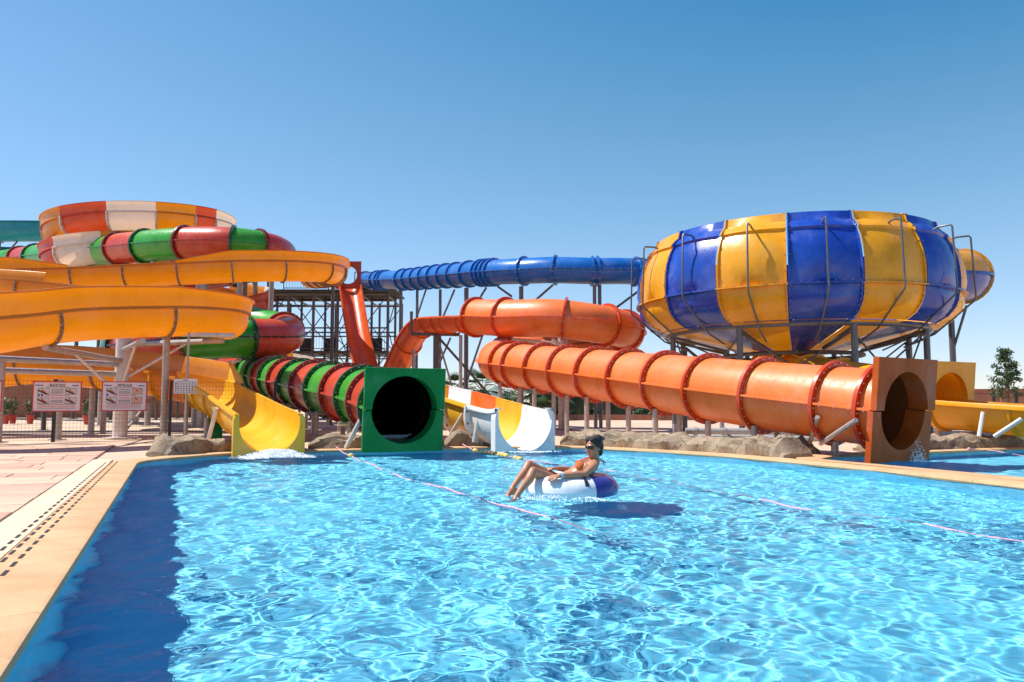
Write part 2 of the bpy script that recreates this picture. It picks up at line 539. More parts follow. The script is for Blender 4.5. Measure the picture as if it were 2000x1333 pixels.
def stone_mat(name, c1, c2, sc_=1.3, bump=0.25, fine=45, contrast=(0.35, 0.68), streak=None, rough=0.8):
    m, n, l, b = new_mat(name)
    t = noise(n, sc_, 7, 0.65); coords(n, l, t, streak)
    cr = ramp(n, l, t.outputs['Fac'], [(contrast[0], c1), (contrast[1], c2)])
    t2 = noise(n, fine, 4, 0.7); coords(n, l, t2)
    d = ramp(n, l, t2.outputs['Fac'], [(0.3, (0.82, 0.80, 0.78)), (0.6, (1, 1, 1))])
    mx = n.new('ShaderNodeMix'); mx.data_type = 'RGBA'; mx.blend_type = 'MULTIPLY'; mx.inputs[0].default_value = 1
    l.new(cr.outputs[0], mx.inputs[6]); l.new(d.outputs[0], mx.inputs[7])
    l.new(mx.outputs[2], b.inputs['Base Color'])
    b.inputs['Roughness'].default_value = rough
    bp = n.new('ShaderNodeBump'); bp.inputs['Strength'].default_value = bump; bp.inputs['Distance'].default_value = 0.02
    l.new(t2.outputs['Fac'], bp.inputs['Height']); l.new(bp.outputs[0], b.inputs['Normal'])
    return m
M['coping'] = stone_mat('tan_stamped_concrete', (0.60, 0.33, 0.155), (0.74, 0.47, 0.25), 1.2, 0.2, 60, streak=(1.0, 1.6, 1))
M['coping_pale'] = stone_mat('cream_stamped_concrete', (0.70, 0.52, 0.34), (0.80, 0.63, 0.45), 1.4, 0.2, 60)
M['paver'] = [stone_mat('pink_sandstone', (0.60, 0.36, 0.25), (0.70, 0.46, 0.33), 1.6, 0.35, 35),
              stone_mat('tan_sandstone', (0.64, 0.42, 0.29), (0.74, 0.52, 0.37), 1.9, 0.35, 35),
              stone_mat('rose_sandstone', (0.54, 0.31, 0.22), (0.66, 0.41, 0.30), 1.3, 0.35, 35)]
M['joint'] = plain('mortar', (0.36, 0.22, 0.15), 0.9, 0, 0.2, 8)
M['ground'] = stone_mat('sandy_concrete', (0.56, 0.40, 0.28), (0.68, 0.51, 0.37), 0.35, 0.3, 25)
def rock_mat():
    m = stone_mat('artificial_rock', (0.19, 0.135, 0.085), (0.45, 0.34, 0.225), 2.6, 1.0, 16, (0.30, 0.70))
    n, l = m.node_tree.nodes, m.node_tree.links
    b = n['Principled BSDF']
    src = b.inputs['Base Color'].links[0].from_socket
    vo = n.new('ShaderNodeTexVoronoi'); vo.feature = 'DISTANCE_TO_EDGE'; vo.inputs['Scale'].default_value = 2.3
    wn = noise(n, 3.0, 3); coords(n, l, wn)
    g = n.new('ShaderNodeTexCoord'); va = n.new('ShaderNodeVectorMath'); va.operation = 'ADD'
    vm = n.new('ShaderNodeVectorMath'); vm.operation = 'SCALE'; vm.inputs[3].default_value = 0.35
    l.new(wn.outputs['Color'], vm.inputs[0]); l.new(g.outputs['Object'], va.inputs[0]); l.new(vm.outputs[0], va.inputs[1]); l.new(va.outputs[0], vo.inputs['Vector'])
    cr = ramp(n, l, vo.outputs['Distance'], [(0.0, (0.30, 0.26, 0.22)), (0.022, (1, 1, 1))])
    mx = n.new('ShaderNodeMix'); mx.data_type = 'RGBA'; mx.blend_type = 'MULTIPLY'; mx.inputs[0].default_value = 1
    l.new(src, mx.inputs[6]); l.new(cr.outputs[0], mx.inputs[7]); l.new(mx.outputs[2], b.inputs['Base Color'])
    return m
M['rock'] = rock_mat()
M['gravel'] = stone_mat('gravel', (0.20, 0.15, 0.12), (0.42, 0.33, 0.27), 11, 1.0, 22)
# ground sheet, with the two basins cut out of it
COP1 = offset_poly(POOL, 0.30)
out_ring = [Vector((-1500, -400, 0)), Vector((1500, -400, 0)), Vector((1500, 2500, 0)), Vector((-1500, 2500, 0))]
def ring3(p): return [Vector((x, y, 0)) for x, y in p]
rings = [out_ring, ring3(offset_poly(POOL, 0.05)), ring3(offset_poly(POOL2, 0.05))]
flat = [v for r_ in rings for v in r_]
mb = MB()
mb.v = [(p.x, p.y, GZ - 0.03) for p in flat]
mb.f = [tuple(t) for t in tessellate_polygon(rings)]
g_o = struct('ground', mb, M['ground'], smooth=False)
for p_ in g_o.data.polygons:
    if p_.normal.z < 0: p_.flip()
# basins
DEPTH = -1.1
def basin(poly, tagname):
    mb = MB().add([(x, y, DEPTH) for x, y in poly], [tuple(t) for t in tessellate_polygon([ring3(poly)])])
    fl = struct(tagname + '_floor', mb, M['tiles'], smooth=False)
    for p_ in fl.data.polygons:
        if p_.normal.z < 0: p_.flip()
    fl.cycles.is_caustics_receiver = True
    n = len(poly)
    A = sum(poly[i][0] * poly[(i + 1) % n][1] - poly[(i + 1) % n][0] * poly[i][1] for i in range(n))
    mb = MB().add([(x, y, z) for z in (DEPTH, -0.09) for x, y in poly], [((i + 1) % n, i, i + n, (i + 1) % n + n) if A > 0 else (i, (i + 1) % n, (i + 1) % n + n, i + n) for i in range(n)])
    wl = struct(tagname + '_wall', mb, M['tiles'], smooth=False)
    wl.cycles.is_caustics_receiver = True
    mb = MB().add([(x, y, z) for z in (-0.09, GZ - 0.012) for x, y in poly], [((i + 1) % n, i, i + n, (i + 1) % n + n) if A > 0 else (i, (i + 1) % n, (i + 1) % n + n, i + n) for i in range(n)])
    struct(tagname + '_tile_band', mb, M['tile_band'], smooth=False)
basin(POOL, 'pool')
basin(POOL2, 'landing_pool')
# water: a real rippled surface, fine enough for the sun to throw caustics through it
def waves(X, Y):
    r = np.random.default_rng(11)
    Z = np.zeros_like(X)
    for i in range(120):
        lam = 0.070 * (0.70 / 0.070) ** (r.random() ** 1.2)
        a = r.normal(0.25, 0.95) + (math.pi if r.random() < 0.35 else 0)
        k = 2 * math.pi / lam
        A = 0.0084 * (0.5 + r.random()) * (0.50 + 0.65 * min(1, lam / 0.3)) / k
        Z += A * np.sin(k * (X * math.cos(a) + Y * math.sin(a)) + r.random() * 6.28)
    for i in range(7):                                # slow swell
        lam = 0.9 + 1.5 * r.random(); k = 2 * math.pi / lam; a = r.normal(0.4, 1.0)
        Z += 0.018 / k * np.sin(k * (X * math.cos(a) + Y * math.sin(a)) + r.random() * 6.28)
    # patches of calmer and livelier water
    e = 0.85 + 0.22 * np.sin(0.9 * X + 0.4 * Y + 1) * np.sin(0.5 * Y - 0.3 * X) + 0.12 * np.sin(2.3 * X - 1.1 * Y)
    return Z * e
def water(poly, name, x0, x1, bands):
    vs, fs, k0 = [], [], 0
    big = offset_poly(poly, 0.03)
    for (y0, y1, st) in bands:
        xs = np.arange(x0, x1 + st, st); ys = np.linspace(y0, y1, int(round((y1 - y0) / st)) + 1)
        X, Y = np.meshgrid(xs, ys)
        Z = waves(X, Y)
        ok = inside(X, Y, big)
        ny, nx = X.shape
        idx = np.arange(ny * nx).reshape(ny, nx)
        q = np.stack([idx[:-1, :-1], idx[:-1, 1:], idx[1:, 1:], idx[1:, :-1]], -1).reshape(-1, 4)
        q = q[ok.reshape(-1)[q].all(1)]
        used = np.unique(q); remap = np.full(ny * nx, -1); remap[used] = np.arange(len(used))
        vs.append(np.stack([X, Y, Z], -1).reshape(-1, 3)[used]); fs.append(remap[q] + k0); k0 += len(used)
    v = np.concatenate(vs); f = np.concatenate(fs)
    me = bpy.data.meshes.new(name)
    me.vertices.add(len(v)); me.vertices.foreach_set('co', v.astype(np.float32).ravel())
    me.loops.add(f.size); me.loops.foreach_set('vertex_index', f.astype(np.int32).ravel())
    me.polygons.add(len(f)); me.polygons.foreach_set('loop_start', np.arange(0, f.size, 4, dtype=np.int32))
    me.polygons.foreach_set('use_smooth', np.ones(len(f), bool))
    me.update(calc_edges=True); me.validate()
    me.materials.append(M['water'])
    o = bpy.data.objects.new(name, me); col.objects.link(o)
    o.cycles.is_caustics_caster = True
    return tag(o, kind='structure')
water(POOL, 'pool_water', -6.3, 9.8, [(-2.6, 1.6, 0.05), (1.6, 7.6, 0.0182), (7.6, 17.0, 0.025)])
water(POOL2, 'landing_pool_water', 4.8, 17.6, [(-1.4, 18.2, 0.06)])
# coping round the basins: slabs with open joints; the left side carries two bands and the drain slots
cop_root = thing('coping', None, None, (0, 12, GZ)); cop_root['kind'] = 'structure'
def coping_ring(poly, wdt, root, lo=0.0, mat=None, seglen=1.1, skip=None, z=GZ):
    n = len(poly)
    o0, o1 = offset_poly(poly, lo), offset_poly(poly, wdt)
    # resample by arc length
    P = [(Vector(a), Vector(b)) for a, b in zip(o0, o1)]; P.append(P[0])
    run, acc = [P[0]], 0.0
    def flush(run):
        if len(run) < 2: return
        a0, b0 = run[0]; a1, b1 = run[1]
        run = list(run)
        g = 0.004
        run[0] = (run[0][0] + (run[1][0] - run[0][0]).normalized() * g, run[0][1] + (run[1][1] - run[0][1]).normalized() * g)
        prof = []
        for a, b in run:
            d = (b - a)
            prof.append([(a.x - d.normalized().x * 0.02, a.y - d.normalized().y * 0.02, z - 0.055), (a.x - d.normalized().x * 0.03, a.y - d.normalized().y * 0.03, z - 0.03), (a.x - d.normalized().x * 0.022, a.y - d.normalized().y * 0.022, z - 0.008), (a.x, a.y, z), (b.x, b.y, z), (b.x, b.y, z - 0.055)])
        if skip and skip(run[len(run) // 2][0]): return
        mb = MB().grid(prof)
        mb.f.append(tuple(range(5, -1, -1))); k = len(mb.v); mb.f.append(tuple(range(k - 6, k)))
        mb.build('coping_slab', mat, root, 25)
    for i in range(n):
        (a0, b0), (a1, b1) = P[i], P[i + 1]
        L = (a1 - a0).length; t = 0.0
        while acc + (L - t) >= seglen:
            t += seglen - acc; f = t / L
            q = (a0.lerp(a1, f), b0.lerp(b1, f))
            run.append(q); flush(run); run = [q]; acc = 0.0
        run.append((a1, b1)); acc += L - t
    flush(run)
LEFT = lambda p: p.x < -0.436 * (p.y - 12.45) - 6.02 + 0.9 and p.y < 11.6
behind = lambda p: p.y < 0.3
coping_ring(POOL, 0.37, cop_root, 0.0, M['coping'], 1.6, skip=behind)
coping_ring(POOL2, 0.37, cop_root, 0.0, M['coping'], 1.6, skip=lambda p: p.y < 5 or inside(np.array([p.x]), np.array([p.y]), offset_poly(POOL, 0.42))[0])
# strip between the two pools
mb = MB()
sp = [p for p in POOL if p[1] > 4 and p[0] > 3.6]; sp.sort(key=lambda p: -p[1])
in1, in2 = offset_poly(POOL, 0.36), offset_poly(POOL2, 0.36)
# pale outer band of the left side, laid in slabs, with three rows of drain slots in front of it
def left(s, d, z):                                  # s metres back along the left edge from its far corner, d metres out
    p = Vector((-5.95, 12.3, 0)) - E2 * s - E1 * d
    return (p.x, p.y, z)
s = -0.55
while s < 11.5:
    L = 1.45
    c = MB().add([left(s + 0.004, 0.374, GZ), left(s + L - 0.004, 0.374, GZ), left(s + L - 0.004, 0.66, GZ), left(s + 0.004, 0.66, GZ),
                  left(s + 0.004, 0.374, GZ - 0.05), left(s + L - 0.004, 0.374, GZ - 0.05), left(s + L - 0.004, 0.66, GZ - 0.05), left(s + 0.004, 0.66, GZ - 0.05)],
                 [(3, 2, 1, 0), (0, 1, 5, 4), (1, 2, 6, 5), (2, 3, 7, 6), (3, 0, 4, 7)])
    c.build('coping_slab', M['coping_pale'], cop_root, 25)
    s += L
slot_me = None
for row, d in enumerate((0.27, 0.345, 0.42)):
    s = 0.1 + 0.08 * row
    while s < 10.2:
        c = MB()
        w2 = 0.010
        c.add([left(s, d - w2, GZ + 0.004), left(s + 0.135, d - w2, GZ + 0.004), left(s + 0.135, d + w2, GZ + 0.004), left(s, d + w2, GZ + 0.004),
               left(s, d - w2, GZ - 0.01), left(s + 0.135, d - w2, GZ - 0.01), left(s + 0.135, d + w2, GZ - 0.01), left(s, d + w2, GZ - 0.01)],
              [(3, 2, 1, 0), (0, 1, 5, 4), (1, 2, 6, 5), (2, 3, 7, 6), (3, 0, 4, 7)])
        c.build('drain_slot', M['black_paint'], cop_root, smooth=False)
        s += 0.245
# deck of rose and tan pavers left of the pool
deck = struct('deck', MB().add([left(-5.8, 0.665, GZ - 0.014), left(8.8, 0.665, GZ - 0.014), left(8.8, 12, GZ - 0.014), left(-5.8, 12, GZ - 0.014)], [(3, 2, 1, 0)]), M['joint'], smooth=False)
random.seed(21)
pv = 0
s = -5.4
pav_cache = {}
while s < 8.2:
    h = 0.52
    d = 0.672 - random.random() * 0.5
    while d < 6.4:
        L = random.choice((0.62, 0.8, 0.95))
        d0, d1 = max(d, 0.672), d + L
        d = d1
        if d1 - d0 < 0.12: continue
        c = Vector(left(s + h / 2, (d0 + d1) / 2, GZ))
        q = c - Vector((0, 0, H)); q = Vector((q.x, q.y * CP + q.z * SP, 0))
        if c.y < 4.0 or q.x / q.y < -1.25 or pv >= 300: continue
        if s + h / 2 < -0.8 and (d0 + d1) / 2 < 0.5: continue
        if c.y > 18.2: continue
        key = (round(d1 - d0, 3))
        if key not in pav_cache:
            pav_cache[key] = []
            for vn in range(3):
                a, b, g = (d1 - d0) / 2, h / 2, 0.006
                top = [(-a + g, -b + g), (a - g, -b + g), (a - g, b - g), (-a + g, b - g)]
                top = [(x + random.uniform(-0.006, 0.006), y + random.uniform(-0.006, 0.006)) for x, y in top]
                me = bpy.data.meshes.new('paver')
                vv = [(x * 0.985, y * 0.985, 0.0) for x, y in top] + [(x, y, -0.007) for x, y in top] + [(x, y, -0.05) for x, y in top]
                ff = [(0, 1, 2, 3)] + [(i + 4 * j, i + 4 + 4 * j, (i + 1) % 4 + 4 + 4 * j, (i + 1) % 4 + 4 * j) for j in (0, 1) for i in range(4)]
                me.from_pydata(vv, [], ff)
                me.materials.append(M['paver'][vn])
                pav_cache[key].append(me)
        o = bpy.data.objects.new('paver', random.choices(pav_cache[key], (5, 4, 3))[0])
        col.objects.link(o)
        o.parent = deck
        o.location = c + Vector((0, 0, random.uniform(-0.004, 0.003)))
        o.rotation_euler = (random.uniform(-0.004, 0.004), random.uniform(-0.004, 0.004), math.atan2(E1.y, E1.x))
        pv += 1
    s += h

# ------------------------------------------------------------------ the slides
def run_slide(root, path, cuts, prof_fn, mats, names, fl=None, rim=0.045, seam=0.0, guards=None, step=0.22):
    """lay shell sections between the cuts (arc lengths) with a collar at each cut"""
    for i in range(len(cuts) - 1):
        q0, q1 = cuts[i], cuts[i + 1]
        pr, closed = prof_fn((q0 + q1) / 2)
        m = mats(i, (q0 + q1) / 2)
        g = None
        if guards:
            for (a, b, side, h) in guards:
                mid = (q0 + q1) / 2
                if a <= mid <= b:
                    h0 = h if q0 - 0.3 > a else h * 0.15
                    h1 = h if q1 + 0.3 < b else h * 0.15
                    g = (side, h0, h1, 0.05)
        section(path, q0, q1, pr, closed, m, root, names(closed), step=step, rim=rim, seam=seam if closed else 0, guard=g)
# ---- 1. orange slide: red chute off the tower, uphill hump, closed coil, long tube to the landing pool
OC = [at(680, 540, 43.2), at(684, 556, 42.4), at(694, 620, 40.6), at(708, 690, 39.0), at(724, 735, 37.6), at(748, 752, 36.2), at(772, 722, 34.6), at(798, 668, 33.0), at(822, 634, 31.6), at(842, 624, 30.8), at(880, 621, 29.6),
      at(940, 620, 28.2), at(1000, 622, 27.0), at(1080, 622, 26.2), at(1160, 632, 26.2), at(1212, 642, 27.0), at(1222, 655, 28.4), at(1190, 668, 29.3), at(1120, 676, 29.9), at(1045, 686, 29.6), at(988, 696, 28.4), at(970, 704, 26.6),
      at(992, 711, 24.6)]
ex0 = at(1765, 803, 12.75)
OC += [at(992, 711, 24.6).lerp(ex0, t) + Vector((-dx, -dx * 0.4, 0)) for t, dx in ((0.25, 0), (0.5, 0.06), (0.75, 0.20), (1.0, 0))]
OP = Path(OC)
orange = thing('tube_slide', 'orange tube slide whose square mouth stands in the small right-hand pool', 'water slide', (0.5, 24, GZ))
RO = 0.66
qA = OP.cs(11) - 0.3                      # where the open channel becomes a tube
def o_prof(q):
    return (ushape(0.56, 0.0, 16), False) if q < qA else (circle(RO, 36), True)
end = OP.L
exit_q = [end - d for d in (0.42, 1.25, 2.80, 4.32, 5.80, 7.25, 8.70, 10.1, 11.4, 12.7, 13.5)][::-1]
coil_q = [OP.cs(11) - 0.3, OP.cs(12) - 0.3, OP.cs(13) + 0.4, OP.cs(14) + 0.5, OP.cs(15) + 0.4, OP.cs(17), OP.cs(18) + 0.5, OP.cs(20)]
open_q = [0.25] + [OP.cs(i) for i in (1, 2, 3, 4, 5, 6, 7, 8)] + [OP.cs(8) + 1.0, OP.cs(9) + 0.9, OP.cs(10), OP.cs(10) + 1.0]
open_q = [q for q in open_q if q < coil_q[0] - 0.3]
cuts = open_q + coil_q + [q for q in exit_q if q > coil_q[-1] + 0.4] + [end - 0.05]
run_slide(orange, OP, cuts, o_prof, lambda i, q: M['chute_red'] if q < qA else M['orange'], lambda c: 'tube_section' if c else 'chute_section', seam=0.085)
for q in cuts[1:-1]:
    if q < qA - 0.1:
        flange(OP, q, ushape(0.56, 0.0, 16), False, 0.07, 0.04, M['chute_red'], orange)
    else:
        flange(OP, q, circle(RO, 36), True, 0.105, 0.07, M['orange_flange'], orange, bolts=26 if q > OP.cs(21) else 14)
frame_closed(OP, end, RO, 0.86, 0.10, M['orange_frame'], orange, gap=0.012, shift=0.05)
# square entry frame at the top of the chute
c, t, sd, up = OP.frame(0.3)
mb = MB(); n = 32; rows = []
for rr, dd in ((0.50, -0.08), (0.50, 0.0)):
    rows.append([c + Vector((math.cos(2 * math.pi * k / n) * rr, dd - 0.1, 0.15 + math.sin(2 * math.pi * k / n) * rr)) for k in range(n)])
for dd in (0.0, -0.08):
    rw = []
    for k in range(n):
        x, y = math.cos(2 * math.pi * k / n), math.sin(2 * math.pi * k / n); m_ = max(abs(x), abs(y))
        rw.append(c + Vector((x / m_ * 0.72, dd - 0.1, 0.15 + y / m_ * 0.78)))
    rows.append(rw)
rows.append(rows[0])
MB().grid(rows, True).build('entry_frame', M['red_thin'], orange, 30)
# posts and saddles below the long tube
for k, q in enumerate(exit_q):
    if k == len(exit_q) - 1: continue
    c, t, sd, up = OP.frame(q)
    for sg in ((-1, 1) if k % 2 == 0 else (0.2,)):
        p = c + sd * sg * 0.34
        post(orange, (p.x, p.y, c.z - math.sqrt(RO ** 2 - (sg * 0.34) ** 2) - 0.02), 0.065)
bar(orange, [at(1582, 864, 14.0), at(1597, 815, 13.3)], 0.042, M['steel'], 'strut')
bar(orange, [at(1603, 867, 13.6), at(1672, 821, 12.4)], 0.042, M['steel'], 'strut')
# centre column of the coil with its arms
cc = at(1100, 700, 27.9)
post(orange, (cc.x, cc.y, 3.55), 0.19, n=16)
for q, dz in ((OP.cs(13), -0.75), (OP.cs(14) + 0.6, -0.75), (OP.cs(15) + 0.6, -0.75), (OP.cs(12), -0.75), (OP.cs(18), -0.75), (OP.cs(19) + .3, -0.75)):
    p = OP.pos(q) + Vector((0, 0, dz))
    bar(orange, [(cc.x, cc.y, p.z - 0.1), p], 0.06, M['pale_steel'], 'support_arm')
    bar(orange, [(cc.x, cc.y, p.z - 0.7), Vector((cc.x, cc.y, p.z)).lerp(p, 0.6)], 0.035, M['pale_steel'], 'brace')
# posts of the hump
for (u, vt, vb, Y, r_) in ((852, 655, 705, 30.6, 0.12),):
    a = at(u, vt, Y); post(orange, (a.x, a.y, a.z), r_, mat=M['steel_dark'])
    bar(orange, [a + Vector((-1.0, 0, 0.95)), a + Vector((-1.0, 0, 0.05)), a + Vector((0.9, 0, 0.02)), a + Vector((1.0, 0, 0.35))], 0.07, M['steel_dark'], 'cradle')
    bar(orange, [a + Vector((0.1, 0, -0.1)), Vector((a.x + 2.4, a.y + 0.2, 1.0))], 0.05, M['steel_dark'], 'brace')
    bar(orange, [a + Vector((0.1, 0.3, -0.3)), Vector((a.x + 1.1, a.y + 0.3, GZ))], 0.04, M['steel'], 'brace')
for u, vt, Y in ((808, 668, 32.6), (760, 765, 35.8), (705, 716, 39.2), (900, 655, 29.4)):
    a = at(u, vt, Y); post(orange, a, 0.07, mat=M['steel'])

# ---- 2. red and green tube slide ending in the green square frame
RC = [at(-60, 520, 45), at(0, 513, 43.5), at(60, 505, 40.5), at(120, 498, 37.5), at(200, 489, 34.4), at(300, 480, 31.8), at(390, 475, 30.7), at(470, 478, 30.6), at(532, 489, 31.8), at(548, 503, 34.2), at(500, 523, 36.2), at(400, 540, 37.0), at(300, 552, 36.6), at(222, 563, 34.8),
      at(205, 580, 32.6), at(270, 598, 31.0), at(400, 617, 30.4), at(500, 634, 30.0), at(556, 648, 28.8), at(545, 659, 27.0), at(470, 661, 25.6), at(380, 664, 25.2), at(290, 672, 25.6), at(236, 682, 27.2), at(250, 692, 29.4), at(320, 698, 31.0), at(400, 704, 31.0), at(468, 716, 29.4), at(512, 732, 27.2)]
re0 = at(790, 801, 14.95)
RC += [at(512, 732, 27.2).lerp(re0, t) + Vector((dx, dx * 0.2, 0)) for t, dx in ((0.25, 0), (0.5, 0.12), (0.75, 0.30), (1.0, 0))]
RP = Path(RC)
rg = thing('tube_slide', 'red and green striped tube slide with a dark green square mouth', 'water slide', (-8, 27, GZ))
RR = 0.66
end = RP.L
tailc = [end - 0.06 - (0.72 + 1.28 * k) for k in range(0, 11)][::-1] + [end - 0.05]
f0, f1 = RP.cs(9) + 0.2, RP.cs(19)
upc = [RP.at_u(u, RR, 0.0, RP.cs(9)) for u in (15, 44, 105, 154, 202, 255, 338, 450, 523)]
hid = list(np.linspace(RP.cs(9) + 0.9, RP.cs(18), 8))
loc_ = [RP.at_u(u, RR, RP.cs(18), RP.cs(23)) for u in (500, 350)]
mid_ = list(np.linspace(loc_[-1] + 3.0, tailc[0] - 1.5, 3))
cuts = [0.0] + [float(x) for x in upc + hid + loc_ + mid_ + tailc]
segc = ['red', 'green'] * 40
colr = []
# sections run red/green alternately; the two visible stretches are pinned to the photograph
k_up, k_lo, k_t = 1, 1 + len(upc) + len(hid), len(cuts) - 2
for i in range(len(cuts) - 1):
    if i <= len(upc): colr.append('red' if (i - 8) % 2 == 1 else 'green')
    elif i < len(upc) + len(hid) + 1: colr.append('green' if (i - len(upc)) % 2 == 1 else 'red')
    elif i < len(cuts) - len(tailc) : colr.append('green' if (i - len(upc) - len(hid)) % 2 == 1 else 'red')
    else: colr.append('green' if (len(cuts) - 2 - i) % 2 == 0 else 'red')
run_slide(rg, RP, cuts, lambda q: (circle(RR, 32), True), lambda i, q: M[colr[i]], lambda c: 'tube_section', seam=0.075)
for i, q in enumerate(cuts[1:-1]):
    flange(RP, q, circle(RR, 32), True, 0.10, 0.11, M['dark_' + colr[i + 1]], rg, bolts=22 if q > end - 13 else 14)
frame_closed(RP, end, RR + 0.01, 0.80, 0.10, M['green_frame'], rg, gap=0.012, shift=0.05)
for k, q in enumerate(cuts[-11:-1]):
    c, t, sd, up = RP.frame(q)
    if k % 2 == 1:
        for sg in (-1, 1):
            p = c + sd * sg * 0.36
            post(rg, (p.x, p.y, c.z - 0.56), 0.065)
        bar(rg, [c + sd * 0.62 - Vector((0, 0, 0.62)), c - sd * 0.62 - Vector((0, 0, 0.62))], 0.05, M['steel'], 'cross_beam')
c, t, sd, up = RP.frame(end - 0.8)
side = sd if sd.x < 0 else -sd
bar(rg, [c + side * 0.64 - up * 0.2, c + side * 0.92 - t * 0.2 + Vector((0, 0, GZ - c.z))], 0.05, M['pale_steel'], 'strut')
cc = at(418, 690, 27.9); cc.z = 3.4
post(rg, cc, 0.17, n=16)
for i in (20, 21, 22, 18, 25, 26):
    p = RP.pos(RP.cs(i)) - Vector((0, 0, 0.74))
    bar(rg, [(cc.x, cc.y, p.z - 0.1), p], 0.055, M['pale_steel'], 'support_arm')
for i in (5, 6, 7, 8, 10, 12, 14, 16):
    p = RP.pos(RP.cs(i)) - Vector((0, 0, 0.68)); post(rg, p, 0.10, mat=M['steel'])

# ---- 3. yellow open slide: two wide turns above the fence, then the run-out into the pool
YC = [at(606, 538, 41), at(640, 531, 36.4), at(651, 526, 32.6), at(634, 518, 29.9), at(577, 514, 28.5), at(480, 514, 27.6), at(400, 517, 27.2), at(300, 521, 26.9), at(200, 526, 26.7), at(100, 530, 26.4), at(-60, 535, 26.0), at(-230, 538, 25.4), at(-290, 540, 24.2), at(-180, 541, 23.4), at(0, 547, 23), at(160, 562, 22.8), at(300, 577, 22.5), at(400, 589, 22.2), ptz(444, 20.9, 3.42), ptz(418, 19.8, 3.37), ptz(300, 18.5, 3.26), ptz(122, 16.6, 2.97),
      ptz(-8, 15.45, 2.66), ptz(-150, 14.9, 2.42), ptz(-310, 15.6, 2.27), ptz(-345, 17.6, 2.17), ptz(-230, 19.9, 2.09), ptz(-60, 21.3, 2.03), at(80, 703, 22.0), at(243, 717, 21.6), at(330, 729, 21.0), at(400, 744, 19.9), at(444, 765, 18.4), at(484, 788, 16.4), at(528, 812, 14.2)]
YP = Path(YC)
yel = thing('open_slide', 'yellow open slide winding over the fence and running out into the pool', 'water slide', (-10.4, 20.4, GZ))
YU = ushape(0.54, 0.16, 18)
end = YP.L
k0 = list(np.arange(0, YP.cs(17) - 1.0, 1.75)) + [YP.at_u(343, 0.55, YP.cs(18), YP.cs(23)), YP.at_u(116, 0.55, YP.cs(18), YP.cs(23))]
k0 += list(np.arange(k0[-1] + 2.6, YP.cs(30) - 1.0, 2.6))
k0 = [float(x) for x in k0]
tail = [YP.cs(30), YP.cs(31), YP.cs(31) + 0.8, YP.cs(32) + 0.2, YP.cs(33) - 0.2, end - 0.04]
ycuts = k0 + tail
cs = YP.cs
guards = [(cs(2), cs(6) + 0.2, 1, 0.42), (cs(9), cs(15) - .5, 1, 0.42), (cs(15.0 and 16), cs(23), 1, 0.52), (cs(24), cs(31) + 0.6, 1, 0.42)]
cx_, ct_, csd_, cu_ = YP.frame(cs(20))
gs = 1 if csd_.y < 0 else -1
c3, t3, sd3, u3 = YP.frame(cs(29))
gl = 1 if sd3.y > 0 else -1
c5, t5, sd5, u5 = YP.frame(cs(5))
g5 = 1 if sd5.y < 0 else -1
c15, t15, sd15, u15 = YP.frame(cs(14))
g15 = 1 if sd15.y > 0 else -1
guards = [(cs(2), cs(6) + 0.4, g5, 0.34), (cs(8) + 0.6, cs(15) - 1.2, g15, 0.40), (cs(16), cs(24), gs, 0.47), (cs(25), cs(31) + 1.0, gl, 0.46)]
run_slide(yel, YP, ycuts, lambda q: (YU, False), lambda i, q: M['yellow'] if q < cs(31) else M['yellow_solid'], lambda c: 'chute_section', rim=0.045, guards=guards)
for q in ycuts[1:-1]:
    flange(YP, q, YU, False, 0.065, 0.05, M['rust'] if q < cs(30) else M['yellow_solid'], yel, bolts=11)
frame_open(YP, end, YU, 0.64, -0.95, 0.16, M['yellow_solid'], yel)
# centre column and its tubular arms
ccol = Vector((-10.35, 20.4, 0))
post(yel, (ccol.x, ccol.y, 4.0), 0.185, mat=M['pale_steel'], n=20)
MB().tube([(ccol.x, ccol.y, 3.98), (ccol.x, ccol.y, 4.08)], 0.21, 20).build('column_cap', M['white'], yel)
for q, w in ((cs(20) + 0.3, 1), (cs(21) + 0.2, 1), (cs(19), 1), (cs(16), 1), (cs(29), 1), (cs(30) - .4, 1), (cs(15), 1)):
    c, t, sd, up = YP.frame(q)
    zb = c.z - 0.80
    b = Vector((c.x, c.y, zb))
    away = (b - ccol); away.z = 0; away.normalize()
    bar(yel, [(ccol.x, ccol.y, zb - 0.05), b + away * 0.3], 0.07, M['steel'], 'support_arm')
    bar(yel, [(ccol.x, ccol.y, zb - 1.0), Vector((ccol.x, ccol.y, zb)).lerp(b, 0.75)], 0.035, M['pale_steel'], 'brace')
for (u, Y, vt) in ((326, 19.7, 655), (4, 17.9, 705), (118, 19.3, 742), (182, 22.6, 742), (205, 23.0, 742)):
    p = at(u, vt, Y); post(yel, p, 0.085, mat=M['steel'])
a, b = at(-40, 702, 17.9), at(226, 728, 20.2)
bar(yel, [at(-60, 698, 17.8), at(228, 712, 20.2)], 0.075, M['steel'], 'support_beam')
bar(yel, [at(-60, 722, 17.8), at(226, 731, 20.3)], 0.075, M['steel'], 'support_beam')
bar(yel, [at(340, 653, 19.0), at(458, 656, 19.2)], 0.06, M['pale_steel'], 'support_arm')
for q in (cs(31), cs(32)):
    c, t, sd, up = YP.frame(q)
    for sg in (-1, 1): post(yel, c + sd * sg * 0.45 - Vector((0, 0, 0.62)), 0.055)
c, t, sd, up = YP.frame(cs(33))
for sg in (-1, 1): bar(yel, [c + sd * sg * 0.62 - up * 0.1, c + sd * sg * 0.75 - t * 0.3 + Vector((0, 0, GZ - c.z))], 0.045, M['pale_steel'], 'strut')
for i in (2, 5, 9):
    p = YP.pos(cs(i)) - Vector((0, 0, 0.7)); post(yel, p, 0.08, mat=M['steel_dark'])

